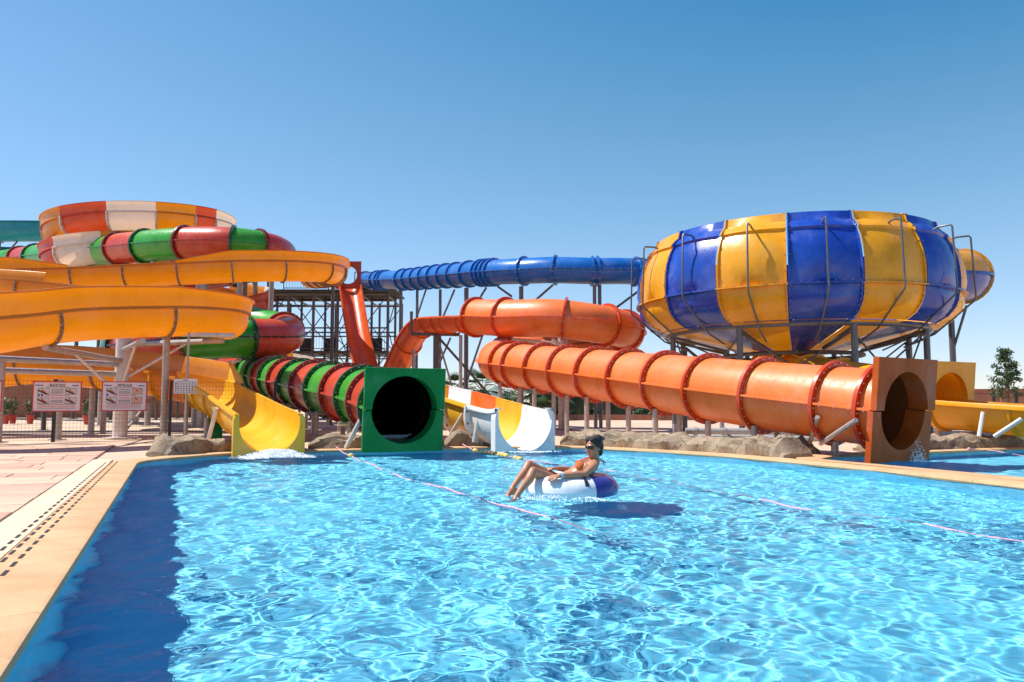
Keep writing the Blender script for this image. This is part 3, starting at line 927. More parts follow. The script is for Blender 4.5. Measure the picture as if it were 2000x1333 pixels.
# ---- 4. white, yellow and red open slide: coil at the top left, white run-out into the pool
def helix(ph):
    a = R(ph)
    return Vector((-18.3 + 3.68 * math.cos(a), 37.3 - 2.95 * math.sin(a), 9.84 - 1.35 * ph / 360))
MC = [helix(ph) for ph in range(-60, 631, 30)]
NH = len(MC)
MC += [at(400, 556, 41.0), at(480, 572, 39.4), at(503, 580, 37.4), at(470, 592, 35.6), at(390, 612, 34.6), at(330, 634, 35.0), at(330, 652, 36.4), at(400, 668, 36.8), at(500, 682, 35.2), at(560, 694, 32.6)]
me0 = at(1027, 800, 15.75)
MC += [at(560, 694, 32.6).lerp(me0, t) for t in (0.2, 0.4, 0.6, 0.8)] + [me0 + Vector((-0.38, 0.6, 0.015)), me0]
MP = Path(MC)
multi = thing('open_slide', 'white, yellow and red open slide coiled top left with a white mouth in the pool', 'water slide', (-18, 37, GZ))
MU = ushape(0.66, 0.19, 18)
end = MP.L
cs = MP.cs
hx = lambda ph: cs(0) + (cs(NH - 1) - cs(0)) * (ph + 60) / 690
base = end - 0.04
tailq = [base - d for d in (6.3, 5.0, 3.7, 2.4, 1.15)]
pairs = [(0.0, 'white_thin')]
for u, cl in ((418, 'red_thin'), (380, 'yellow'), (305, 'white_thin'), (210, 'red_thin'), (122, 'yellow')):
    pairs.append((MP.at_u(u, 0.6, hx(0), hx(185)), cl))
q = pairs[-1][0]
k = 0
q2 = [MP.at_u(u, 0.6, hx(380), hx(545)) for u in (330, 200, 110)]
while q < q2[0] - 4.0:
    q += 2.9; pairs.append((q, ('white_thin', 'red_thin', 'yellow')[k % 3])); k += 1
pairs += [(q2[0], 'yellow'), (q2[1], 'white_thin'), (q2[2], 'red_thin')]
q = q2[2]; k = 0
while q < tailq[0] - 4.2:
    q += 2.8; pairs.append((q, ('yellow', 'white_thin', 'red_thin')[k % 3])); k += 1
for qq, cl in zip(tailq, ('yellow', 'white', 'orange_open', 'yellow_solid', 'white')): pairs.append((qq, cl))
mcut = [p_[0] for p_ in pairs] + [base]
def m_m(i, q): return M[pairs[i][1]]
cs = MP.cs
c_, t_, sd_, u_ = MP.frame(hx(90))
gm = 1 if sd_.y < 0 else -1
run_slide(multi, MP, mcut, lambda q: (MU, False), m_m, lambda c: 'chute_section', rim=0.05, guards=[(0.5, hx(600), gm, 0.42), (cs(NH), cs(NH + 4), gm, 0.42)])
for q in mcut[1:-1]:
    flange(MP, q, MU, False, 0.11, 0.07, M['white'] if q > end - 4 else M['white_thin'], multi, bolts=10, bolt_mat=M['rust'], bolt_size=0.034)
frame_open(MP, end, MU, 0.74, -0.95, 0.16, M['white'], multi, round_r=0.2)
c, t, sd, up = MP.frame(end - 1.5)
side = sd if sd.x < 0 else -sd
for d, e in ((1.5, 0.05), (0.85, -0.5)):
    c, t, sd, up = MP.frame(end - d)
    bar(multi, [c + side * 0.62 - Vector((0, 0, 0.18)), c + side * 0.72 - t * (0.5 + e) + Vector((0, 0, GZ - c.z + 0.1))], 0.045, M['pale_steel'], 'strut')
for i in range(NH + 10, NH + 13):
    c, t, sd, up = MP.frame(MP.cs(i) + 0.8)
    for sg in (-1, 1): post(multi, c + sd * sg * 0.4 - Vector((0, 0, 0.64)), 0.06)
cc = at(396, 470, 38.4); cc = Vector((-18.3, 37.3, 0)); cc.z = 10.6
post(multi, cc, 0.24, mat=M['pale_steel'], n=16)
for ph in (0, 45, 90, 150, 210, 270, 330, 390, 450, 510, 570):
    p = MP.pos(hx(ph)) - Vector((0, 0, 0.88))
    bar(multi, [(cc.x, cc.y, p.z - 0.1), p], 0.065, M['pale_steel'], 'support_arm')
p = at(401, 500, 35.5); post(multi, (p.x, p.y, 8.0), 0.2, mat=M['pale_steel'], n=14)
for i in (NH + 1, NH + 3, NH + 5, NH + 7, NH + 9):
    p = MP.pos(MP.cs(i)) - Vector((0, 0, 0.85)); post(multi, p, 0.11, mat=M['steel'])

# ---- 5. teal and yellow slide behind the coil
TC = [at(420, 447, 49), at(330, 444, 48), at(240, 440, 47), at(160, 438, 46.4), at(88, 437, 46), at(0, 437, 45.6), at(-110, 442, 46), at(-160, 455, 48.4), at(-100, 474, 50.6), at(0, 486, 51), at(90, 488, 51), at(200, 492, 51.4)]
TP = Path(TC)
teal = thing('open_slide', 'teal open slide with one yellow section, highest behind the coil at far left', 'water slide', (-29, 47, GZ))
tq = [0.0]
for i in range(1, len(TC)): tq.append(TP.cs(i))
TU = ushape(0.62, 0.5, 14)
run_slide(teal, TP, tq, lambda q: (TU, False), lambda i, q: M['yellow'] if i in (3, 1) else (M['teal'] if i < 6 else M['teal_dark']), lambda c: 'chute_section', rim=0.05)
for q in tq[1:-1]: flange(TP, q, TU, False, 0.08, 0.05, M['steel'], teal)
for i in range(0, len(TC), 1):
    p = TP.pos(TP.cs(i)) - Vector((0, 0, 1.15))
    post(teal, p, 0.11, mat=M['steel_dark'])
    bar(teal, [(p.x, p.y, p.z - 1.3), p + Vector((1.1, 0, 0.05))], 0.05, M['steel_dark'], 'brace')

# ---- 6. blue tube from the tower to the bowl
BX, BY, BR = 8.64, 23.6, 4.6
BC = [at(712, 549, 45.4), at(738, 548, 43.6), at(800, 546, 38.6), at(850, 541, 35.6), at(900, 537, 33.0), at(950, 533, 31.0), at(1010, 530.5, 29.6), at(1080, 528, 28.8), at(1160, 530, 28.6), at(1250, 532, 29.0),
      Vector((7.6, 30.0, 5.7)), Vector((10.6, 30.0, 5.55)), Vector((13.3, 28.7, 5.4)), Vector((14.75, 26.4, 5.2)), Vector((14.2, 24.0, 4.95)), Vector((12.5, 22.9, 4.8))]
BP = Path(BC)
bl = thing('tube_slide', 'blue tube slide leading from the tower into the striped bowl', 'water slide', (0.1, 29.5, GZ))
cs = BP.cs
q0 = cs(11)
rings = [0.3]
s_ = cs(1)
rings = [cs(0) + 0.2, cs(1)] + [cs(1) + k for k in (1.0, 1.6)] + [cs(2) - 0.9, cs(2) + 0.2, cs(2) + 1.4, cs(2) + 2.5, cs(3) + 0.2, cs(3) + 1.4, cs(4) - .4, cs(4) + 0.9, cs(5) - 0.35, cs(5) - 0.05, cs(5) + 0.25, cs(5) + 0.55, cs(6) + 0.35, cs(7) + 0.1, cs(8) - 0.08, cs(8) + 0.12, cs(9) - 0.2, cs(10), q0]
rings = sorted(rings)
allc = [0.0] + rings
run_slide(bl, BP, allc, lambda q: (circle(0.5, 28), True), lambda i, q: M['blue'], lambda c: 'tube_section', seam=0.06)
for q in rings: flange(BP, q, circle(0.5, 28), True, 0.085, 0.05, M['blue'], bl, bolts=14 if q > cs(5) else 0)
# the wide last bend: golden upper shell over a dark blue lower shell
def half(r, a0, a1, n=14): return [(r * math.cos(a0 + (a1 - a0) * k / n), r * math.sin(a0 + (a1 - a0) * k / n)) for k in range(n + 1)]
wide = [q0, cs(12), cs(13), cs(14), BP.L]
for i in range(4):
    rr = 0.8
    section(BP, wide[i], wide[i + 1], half(rr, 0, math.pi), False, M['bowl_yellow'], bl, 'upper_shell', rim=0.05)
    section(BP, wide[i], wide[i + 1], half(rr, math.pi, 2 * math.pi), False, M['bowl_blue'], bl, 'lower_shell', rim=0.05)
for q in wide[:-1]: flange(BP, q, circle(0.8, 28), True, 0.08, 0.06, M['bowl_yellow'], bl, bolts=18)
for (u, Y, vt, r_) in ((783, 40.0, 563, .085), (815, 37.6, 566, .07), (860, 35.2, 566, .07), (911, 32.6, 563, .10), (1018, 29.6, 560, .09), (1161, 28.5, 557, .07), (1171, 28.8, 557, .07)):
    p = at(u, vt, Y); post(bl, p, r_, mat=M['pipe_grey'])
for (u0, v0, u1, v1, Y) in ((832, 566, 816, 614, 36.6), (888, 566, 860, 632, 33.8), (950, 562, 920, 610, 31.2), (972, 560, 1000, 580, 30.6), (1080, 557, 1040, 592, 29.0), (1246, 570, 1200, 604, 29.0), (880, 660, 856, 715, 33.4), (944, 650, 912, 745, 31.6)):
    bar(bl, [at(u0, v0, Y), at(u1, v1, Y)], 0.045, M['pipe_grey'])
post(bl, at(1857, 608, 26.3), 0.10, mat=M['pipe_grey'])
bar(bl, [at(1888, 597, 26.0), at(1860, 690, 26.3)], 0.045, M['pipe_grey'])

# ---- 7. striped bowl on its ring of posts, with the yellow run-out to the right
bowl = thing('bowl_slide', 'huge blue and yellow striped bowl slide standing on grey steel posts', 'water slide', (BX, BY, GZ))
UP = [(4.60, 3.98), (4.64, 4.02), (4.655, 4.3), (4.64, 4.6), (4.585, 4.9), (4.49, 5.18), (4.36, 5.42), (4.40, 5.48), (4.28, 5.62), (4.16, 5.70), (4.10, 5.92), (4.02, 5.95)]
LO = [(4.60, 3.98), (4.60, 3.94), (4.58, 3.74), (4.49, 3.52), (4.30, 3.30), (4.00, 3.13)]
CO = [(4.00, 3.11), (3.1, 2.90), (2.0, 2.66), (1.2, 2.48), (0.62, 2.40)]
def pol(th, r, z): return Vector((BX + r * math.sin(th), BY - r * math.cos(th), z))
th0 = R(1.6)
for k in range(16):
    a, b = th0 + k * R(22.5), th0 + (k + 1) * R(22.5)
    yel_ = (k % 2 == 0)
    m = M['bowl_yellow'] if yel_ else M['bowl_blue']
    for nm_, prf, fins in (('upper_panel', UP, True), ('lower_panel', LO, True), ('cone_panel', CO, False)):
        rows = []
        n = 10
        e = R(0.22)
        pil = 0.055 if fins else 0.0
        for i, (r_, z_) in enumerate(prf):
            row = []
            lip = fins and i in (0, len(prf) - 1)
            # side flange, then the panel face set back between the flanges
            row.append(pol(a + e, r_ + (0.045 if fins else 0), z_))
            row.append(pol(a + e + R(0.35), r_ + (0.045 if fins else 0), z_))
            for j in range(n + 1):
                f = j / n
                th = a + e + R(0.45) + (b - a - 2 * e - R(0.9)) * f
                ed = min(f, 1 - f) * n
                bulge = (-0.015 if ed < 0.6 else -0.03 + 0.085 * math.sin(math.pi * f)) if fins and 1 < i < len(prf) - 2 else 0
                row.append(pol(th, r_ + bulge, z_))
            row.append(pol(b - e - R(0.35), r_ + (0.045 if fins else 0), z_))
            row.append(pol(b - e, r_ + (0.045 if fins else 0), z_))
            rows.append(row)
        po = MB().grid(rows).build(nm_, m, bowl, 32)
        if fins:
            bb = MB()
            if nm_ == 'upper_panel':
                for j in range(9):
                    th = a + (b - a) * (j + 0.5) / 9
                    bb.box(pol(th, 4.72, 4.02), (0.02, 0.03, 0.02), th)
            for j in range(8):
                f = (j + 0.5) / 8 * (len(prf) - 1); i0 = min(int(f), len(prf) - 2); f -= i0
                r_ = prf[i0][0] * (1 - f) + prf[i0 + 1][0] * f + 0.05; z_ = prf[i0][1] * (1 - f) + prf[i0 + 1][1] * f
                for th in (a + R(0.75), b - R(0.75)): bb.box(pol(th, r_ - 0.01, z_), (0.02, 0.04, 0.02), th)
            tag(bb.build('bolt', M['bolt_dull'], po, smooth=False), kind='stuff')
    # collar where the upper and lower panels are bolted together
    rows = [[pol(a + (b - a) * j / 6, r_, z_) for j in range(7)] for r_, z_ in ((4.60, 4.0), (4.73, 4.0), (4.73, 3.96), (4.60, 3.96))]
    MB().grid(rows).build('seam_flange', m, bowl, 30)
    # hooked pipe that steadies each panel
    th = (a + b) / 2
    pts = [pol(th, 4.30, 5.52), pol(th, 4.5, 5.60), pol(th, 4.80, 5.60), pol(th, 4.84, 5.55), pol(th, 4.90, 3.92), pol(th, 4.88, 3.80), pol(th, 3.85, 2.90), pol(th, 3.2, 2.64)]
    MB().tube(pts, 0.026, 8).build('hook_pipe', M['pipe_grey'], bowl)
ringp = [pol(2 * math.pi * k / 48, 3.74, 3.06) for k in range(49)]
MB().tube(ringp, 0.085, 10, False).build('support_ring', M['pipe_grey'], bowl)
MB().tube([pol(2 * math.pi * k / 32, 2.0, 2.40) for k in range(33)], 0.06, 8, False).build('support_ring', M['steel_dark'], bowl)
for k in range(8):
    th = R(-18.6 + 45 * k + 11.25 * 2)
    top = pol(th, 3.74, 3.02)
    ft = pol(th, 3.72, GZ)
    MB().tube([ft, top], 0.085, 12).box((ft.x, ft.y, GZ + 0.015), (0.36, 0.36, 0.03)).build('support_post', M['pipe_grey'], bowl)
    bar(bowl, [top + Vector((0, 0, -0.05)), pol(th, 2.0, 2.52)], 0.045, M['steel_dark'], 'beam')
    for s2 in (-1, 1):
        bar(bowl, [pol(th, 3.62, 2.85), pol(th + s2 * R(22.5), 3.2, 1.9), pol(th + s2 * R(45), 3.66, 0.5)], 0.026, M['steel_dark'])
MB().grid([[pol(2 * math.pi * j / 24, r_, z_) for j in range(25)] for r_, z_ in ((0.66, 2.42), (0.66, 1.9), (0.60, 1.85))]).build('drain_funnel', M['bowl_yellow'], bowl)
# run-out
XC = [Vector((BX - 0.9, BY + 0.4, 1.95)), Vector((BX - 0.1, BY - 0.6, 1.86)), Vector((8.45, 21.6, 1.66)), Vector((8.6, 20.0, 1.46)), Vector((9.0, 18.5, 1.24)), Vector((9.65, 17.0, 1.02)), Vector((10.45, 15.6, 0.90)), Vector((11.4, 13.95, 0.78))]
XP = Path(XC)
cs = XP.cs
xq = [0.0, cs(1), cs(2), cs(3), cs(4) + .2, cs(5) - 0.05]
for i in range(len(xq) - 1):
    section(XP, xq[i], xq[i + 1], circle(0.62, 28), True, M['bowl_yellow'], bowl, 'tube_section', seam=0.06)
    flange(XP, xq[i + 1], circle(0.62, 28), True, 0.08, 0.06, M['bowl_yellow'], bowl, bolts=16)
# upper half of a square frame where the tube opens
c, t, sd, up = XP.frame(cs(5))
inner = half(0.62, 0, math.pi, 24); outer = []
for x, y in inner:
    m_ = max(abs(x), abs(y)) / 0.62; outer.append((x / 0.62 / m_ * 0.84 , y / 0.62 / m_ * 0.86))
P_ = lambda x, y, d: c + t * d + sd * x + up * y
MB().grid([[P_(x, y, -0.1) for x, y in inner], [P_(x, y, 0.02) for x, y in inner], [P_(x, y, 0.02) for x, y in outer], [P_(x, y, -0.08) for x, y in outer], [P_(x, y, -0.1) for x, y in inner]]).build('exit_frame', M['bowl_yellow'], bowl, 30)
XU = ushape(0.62, 0.0, 18)
for a, b in ((cs(5), cs(6)), (cs(6), XP.L)):
    section(XP, a, b, XU, False, M['bowl_yellow'], bowl, 'chute_section', rim=0.06)
    flange(XP, b - 0.05, XU, False, 0.07, 0.05, M['bowl_yellow'], bowl, bolts=9)
bar(bowl, [at(1912, 853, 15.6), at(1920, 806, 15.72)], 0.042, M['pale_steel'], 'strut')
bar(bowl, [at(1942, 853, 15.5), at(1996, 818, 15.12)], 0.042, M['pale_steel'], 'strut')
for q in (cs(3), cs(4), cs(5) - .3):
    c, t, sd, up = XP.frame(q); post(bowl, c - Vector((0, 0, 0.66)), 0.075)

# ------------------------------------------------------------------ slide tower
from mathutils import noise as mnoise
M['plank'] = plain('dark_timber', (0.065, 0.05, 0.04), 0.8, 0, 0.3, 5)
tower = thing('slide_tower', 'tall dark steel scaffold tower with railed platforms behind the red chute', 'tower', (-11.5, 46, GZ))
TX = [-22.9, -20.3, -17.9, -15.9, -14.4, -12.9, -11.45, -10.05, -8.6, -7.15]
TY = [44.0, 46.8, 49.6]
ZP, ZL = 7.45, 3.85
for i, x in enumerate(TX):
    for j, y in enumerate(TY):
        if abs(x + 11.0) < 0 : continue
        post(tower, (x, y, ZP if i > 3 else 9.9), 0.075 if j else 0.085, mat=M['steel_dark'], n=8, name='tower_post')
for j, y in enumerate(TY):
    for z in (1.75, ZL, 5.3, ZP - 0.16):
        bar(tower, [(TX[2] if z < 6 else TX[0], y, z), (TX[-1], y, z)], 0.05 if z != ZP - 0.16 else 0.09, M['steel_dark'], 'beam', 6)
for i, x in enumerate(TX):
    for z in (ZL, ZP - 0.3): bar(tower, [(x, TY[0], z), (x, TY[-1], z)], 0.055, M['steel_dark'], 'beam', 6)
for i in range(3, len(TX) - 1):
    for j in (0, 2):
        for k, (z0, z1) in enumerate(((GZ, 1.75), (1.75, ZL), (ZL, 5.3), (5.3, ZP - 0.2))):
            a, b = (TX[i], TX[i + 1]) if (i + k) % 2 else (TX[i + 1], TX[i])
            bar(tower, [(a, TY[j], z0), (b, TY[j], z1)], 0.032, M['steel_dark'], 'brace', 6)
for k, (z0, z1) in enumerate(((GZ, 1.75), (1.75, ZL), (ZL, 5.3), (5.3, ZP - 0.2))):
    for x in (TX[-1], TX[-3], TX[4]):
        bar(tower, [(x, TY[0] if k % 2 else TY[1], z0), (x, TY[1] if k % 2 else TY[0], z1)], 0.032, M['steel_dark'], 'brace', 6)
x = TX[0]
while x < TX[-1] + 0.2:                               # deck planks, seen from below
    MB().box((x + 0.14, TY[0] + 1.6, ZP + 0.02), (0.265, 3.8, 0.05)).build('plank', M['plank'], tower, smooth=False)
    x += 0.29
x = TX[5]
while x < TX[-1]:
    MB().box((x + 0.14, 45.5, ZL + 0.1), (0.265, 3.2, 0.05)).build('plank', M['plank'], tower, smooth=False)
    x += 0.29
def railing(root, a, b, h=1.05, mat=None):
    a, b = Vector(a), Vector(b)
    mat = mat or M['steel_dark']
    mb = MB()
    for z in (h, h * 0.12): mb.tube([a + Vector((0, 0, z)), b + Vector((0, 0, z))], 0.026, 6)
    n = max(1, int((b - a).length / 1.3))
    for k in range(n + 1): mb.tube([a.lerp(b, k / n), a.lerp(b, k / n) + Vector((0, 0, h))], 0.03, 6)
    n = int((b - a).length / 0.16)
    for k in range(1, n): mb.tube([a.lerp(b, k / n) + Vector((0, 0, h * 0.12)), a.lerp(b, k / n) + Vector((0, 0, h))], 0.009, 4)
    return mb.build('railing', mat, root, smooth=False)
railing(tower, (TX[-1], TY[0], ZP + .04), (TX[-1], TY[-1], ZP + .04))
railing(tower, (-9.1, TY[0], ZP + .04), (TX[-1], TY[0], ZP + .04))
railing(tower, (-13.2, TY[0], ZP + .04), (-10.6, TY[0], ZP + .04))
railing(tower, (TX[5], 43.9, ZL + .12), (TX[7], 43.9, ZL + .12))
railing(tower, (TX[8], 43.9, ZL + .12), (TX[-1], 43.9, ZL + .12))
for k in range(13):                                   # top platform of the coil and a stair flight up to it
    MB().box((-23.5 + k * 0.70, 48.2, 9.95), (0.66, 3.4, 0.05)).build('plank', M['plank'], tower, smooth=False)
railing(tower, (-23.5, 46.6, 10.0), (-15.0, 46.6, 10.0))
for k in range(16):
    MB().box((-21.5 + k * 0.3, 50.9, 4.2 + k * 0.2), (0.28, 1.2, 0.045)).build('stair_tread', M['plank'], tower, smooth=False)
for y in (50.3, 51.5): bar(tower, [(-21.7, y, 4.0), (-16.7, y, 7.35)], 0.07, M['steel_dark'], 'stringer', 6)
for (x, z) in ((-12.1, ZL + .12), (-10.6, ZL + .12), (-8.0, ZL + .12)):
    MB().box((x, 45.0, z + 0.45), (0.75, 0.05, 0.75)).build('gate_panel', M['black_paint'], tower, smooth=False)

# ------------------------------------------------------------------ fence with signs at the left
FA = Vector((-10.8, 18.2, GZ)); FD = Vector((2.29, 1.0, 0)).normalized()
fence = thing('mesh_fence', 'black wire mesh fence under the yellow slide', 'fence', tuple(FA))
FH = 1.48
k0, k1 = -2, 2
for k in range(k0, k1 + 1):
    p = FA + FD * 2.5 * k
    MB().box(p + Vector((0, 0, 0.74)), (0.075, 0.075, 1.48), math.atan2(FD.y, FD.x)).build('fence_post', M['black_paint'], fence, smooth=False)
mb = MB()
a0, a1 = FA + FD * 2.5 * k0, FA + FD * 2.5 * k1
L = (a1 - a0).length
def wire(mb, p, q, r):
    p, q = Vector(p), Vector(q); t = (q - p).normalized()
    x = t.cross(Vector((0.3, 0.9, 0.31))).normalized() * r; y = t.cross(x)
    vs = [p + x, p - x * 0.5 + y * 0.87, p - x * 0.5 - y * 0.87, q + x, q - x * 0.5 + y * 0.87, q - x * 0.5 - y * 0.87]
    mb.add(vs, [(0, 1, 4, 3), (1, 2, 5, 4), (2, 0, 3, 5)])
for k in range(int(L / 0.075) + 1):
    p = a0 + FD * 0.075 * k
    wire(mb, p + Vector((0, 0, 0.04)), p + Vector((0, 0, FH)), 0.0026)
for k in range(int(FH / 0.10) + 1):
    wire(mb, a0 + Vector((0, 0, 0.04 + 0.1 * k)), a1 + Vector((0, 0, 0.04 + 0.1 * k)), 0.0028)
tag(mb.build('wire_mesh', M['black_paint'], fence, smooth=False), kind='stuff')
M['sign_white'] = plain('sign_panel', (0.82, 0.72, 0.72), 0.45, 0, 0.05, 4)
M['sign_red'] = plain('sign_red', (0.55, 0.03, 0.04), 0.45, 0, 0.08, 6)
M['ink'] = plain('sign_ink', (0.03, 0.03, 0.035), 0.6, 0, 0.05, 6)
M['ink_red'] = plain('sign_red_ink', (0.62, 0.05, 0.09), 0.6, 0, 0.05, 6)
M['ink_blue'] = plain('sign_blue_ink', (0.02, 0.07, 0.28), 0.6, 0, 0.05, 6)
M['raft_red'] = plain('raft_red_ink', (0.62, 0.10, 0.05), 0.6, 0, 0.1, 6)
M['raft_yellow'] = plain('raft_yellow_ink', (0.75, 0.5, 0.08), 0.6, 0, 0.1, 6)
M['pale_blue'] = plain('picture_ground', (0.62, 0.60, 0.62), 0.6, 0, 0.05, 6)
M['peach'] = plain('faded_print', (0.66, 0.42, 0.30), 0.6, 0, 0.1, 6)
def text_obj(s, size, mat, root, org, X, Z, off, name, align='CENTER', width=None):
    cu = bpy.data.curves.new(name, 'FONT'); cu.body = s; cu.size = size; cu.align_x = align; cu.align_y = 'CENTER'
    cu.extrude = 0.0008; cu.offset = size * 0.018; cu.resolution_u = 3
    tmp = bpy.data.objects.new(name, cu); col.objects.link(tmp)
    dg = bpy.context.evaluated_depsgraph_get()
    me = bpy.data.meshes.new_from_object(tmp.evaluated_get(dg))
    bpy.data.objects.remove(tmp); bpy.data.curves.remove(cu)
    if width:
        w_ = max(v.co.x for v in me.vertices) - min(v.co.x for v in me.vertices)
        for v in me.vertices: v.co.x *= width / w_
    o = bpy.data.objects.new(name, me); col.objects.link(o)
    N = X.cross(Z)                                          # towards the reader
    m = Matrix((X, Z, N)).transposed().to_4x4()
    m.translation = org - root.location + N * off
    me.transform(m); me.materials.clear(); me.materials.append(mat)
    o.parent = root
    return o
def signboard(u0, u1, v0, v1, Y0, Y1, title, label, faded):
    c = (at(u0, (v0 + v1) / 2, Y0) + at(u1, (v0 + v1) / 2, Y1)) / 2
    a, b = at(u0, v1, Y0), at(u1, v1, Y1)
    X = Vector((b.x - a.x, b.y - a.y, 0)); W = X.length; X.normalize(); Z = Vector((0, 0, 1)); N = X.cross(Z)
    Hh = at(u0, v0, Y0).z - a.z
    rot = Matrix((X, -N, Z)).transposed()
    root = thing('sign_board', label, 'sign', (c.x, c.y, c.z - Hh / 2), 'slide rule boards on the fence')
    MB().box(c - N * 0.012, (W, 0.02, Hh), m=rot).build('panel', M['sign_white'], root, smooth=False)
    e = 0.022
    mb = MB()
    for (x, z, w_, h_) in ((0, Hh / 2, W + 2 * e, e), (0, -Hh / 2, W + 2 * e, e), (-W / 2, 0, e, Hh), (W / 2, 0, e, Hh)):
        mb.box(c + X * x + Z * z - N * 0.006, (w_, 0.036, h_), m=rot)
    mb.build('frame', M['sign_red'], root, smooth=False)
    k = W / 1.12
    text_obj(title, 0.10 * k, M['ink'], root, c + Z * 0.305 * k, X, Z, 0.001, 'title', width=0.36 * k)
    def strip(x, z, w_, h_, mat, nm='print_line', off=0.003):
        return MB().box(c + X * x * k + Z * z * k + N * (off - 0.002), (w_ * k, 0.003, h_ * k), m=rot).build(nm, mat, root, smooth=False)
    strip(-0.42, 0.30, 0.19, 0.022, M['ink_blue'], 'emblem'); strip(0.42, 0.30, 0.15, 0.022, M['ink_blue'], 'emblem')
    def words(z, x0, x1, h_, mat):                            # a line of print too small to read: word-length dashes
        mb = MB(); x = x0
        while x < x1:
            L = random.uniform(0.02, 0.065); L = min(L, x1 - x)
            mb.box(c + X * (x + L / 2) * k + Z * z * k + N * 0.001, (L * k, 0.003, h_ * k), m=rot); x += L + 0.012
        mb.build('print_line', mat, root, smooth=False)
    words(0.255, -0.26, 0.26, 0.011, M['ink'])
    for z in (0.20, 0.175, 0.135, 0.11, 0.085): words(z, -0.145, 0.145, 0.011, M['ink'])
    for z in (0.042, 0.022): words(z, -0.28, 0.30, 0.010, M['ink_red'])
    for z in (-0.03, -0.055): words(z, -0.145, 0.145, 0.010, M['ink_red'])
    for z in (-0.10, -0.12, -0.14, -0.16): words(z, -0.15, 0.15, 0.009, M['ink'])
    for z, mt in ((-0.20, 'ink_red'), (-0.222, 'ink'), (-0.262, 'ink_red'), (-0.285, 'ink_red'), (-0.325, 'ink')): words(z, -0.44, 0.44, 0.010, M[mt])
    for (x, z) in ((-0.43, 0.032),) + (((-0.35, 0.032),) if not faded else ()):
        MB().tube([c + X * x * k + Z * z * k - N * 0.001, c + X * x * k + Z * z * k + N * 0.002], 0.028 * k, 14).build('badge', M['ink_blue'], root)
    for (x, z, fd) in ((-0.32, 0.145, False), (0.32, 0.145, faded), (-0.32, -0.10, False), (0.32, -0.10, faded)):
        w_, h_ = 0.26, 0.165
        strip(x, z, w_ + 0.014, h_ + 0.014, M['ink'], 'picture_frame', 0.002)
        strip(x, z, w_, h_, M['peach'] if fd else M['pale_blue'], 'picture', 0.0035)
        P = lambda px, pz: c + X * (x + px) * k + Z * (z + pz) * k + N * 0.0042
        def flat(pts, mat, nm):
            mb = MB(); n = len(pts)
            mb.add([P(*p) for p in pts] + [P(*p) - N * 0.002 for p in pts], [tuple(range(n)), tuple(range(2 * n - 1, n - 1, -1))] + [(i, i + n, (i + 1) % n + n, (i + 1) % n) for i in range(n)])
            mb.build(nm, mat, root, smooth=False)
        if not fd:
            flat([(-0.128, 0.045), (-0.10, 0.03), (0.125, -0.08), (0.03, -0.08), (-0.128, 0.0)], M['ink'], 'picture_chute')
            flat([(-0.08, 0.01), (-0.02, 0.03), (0.07, -0.03), (0.06, -0.055), (-0.01, -0.03), (-0.07, -0.01)], M['raft_red'], 'picture_raft')
        flat([(-0.05, 0.02), (-0.045, 0.045), (-0.01, 0.05), (0.02, 0.0), (0.0, -0.012)], M['raft_yellow'] if not fd else M['raft_red'], 'picture_rider')
        flat([(-0.035 + 0.016 * math.cos(a), 0.058 + 0.014 * math.sin(a)) for a in [k_ * math.pi / 4 for k_ in range(8)]], M['ink'] if not fd else M['raft_red'], 'picture_head')
        flat([(0.07, 0.05), (0.105, 0.07), (0.108, 0.066), (0.073, 0.046)], M['ink'], 'picture_arrow')
    for x in (-0.4, 0.4):
        MB().box(c + X * x * k - N * 0.05, (0.03, 0.07, 0.03), m=rot).build('bracket', M['steel'], root, smooth=False)
    return root
signboard(64, 158, 746, 804, 17.62, 18.10, 'BLACK HOLE', 'red-rimmed rule board headed BLACK HOLE on the wire fence', False)
signboard(199, 286, 746, 803, 18.22, 18.72, 'RAFTING SLIDE', 'red-rimmed rule board headed RAFTING SLIDE in front of the thick column', True)
o_ = signboard(-88, 3, 744, 804, 16.95, 17.42, 'SLIDE', 'rule board cut off by the left edge of the photo', False)
for ch in list(o_.children):
    if ch.name.startswith('title'): bpy.data.objects.remove(ch)
# white timetable on its thin pole
tt = thing('timetable_sign', 'small white timetable board on a thin pole beside the yellow slide', 'sign', tuple(at(362, 855, 18.7)))
post(tt, (at(362, 800, 18.7).x, 18.75, 2.70), 0.028, mat=M['steel'], name='pole')
c = at(362.5, 755, 18.7)
MB().box(c, (0.555, 0.03, 0.36)).build('panel', M['white'], tt, smooth=False)
mb = MB()
for k in range(8): mb.box(c + Vector((-0.24 + 0.48 * k / 7, -0.018, -0.025)), (0.007, 0.004, 0.27))
for k in range(6): mb.box(c + Vector((0, -0.018, -0.16 + 0.27 * k / 5)), (0.487, 0.004, 0.007))
mb.build('grid_lines', M['ink'], tt, smooth=False)
MB().box(c + Vector((0, -0.018, 0.148)), (0.12, 0.004, 0.018)).build('heading', M['ink'], tt, smooth=False)
mb = MB()
for k in range(3): mb.box(c + Vector((-0.215, -0.018, 0.07 - 0.06 * k)), (0.025, 0.004, 0.03))
mb.build('print_line', M['ink_red'], tt, smooth=False)
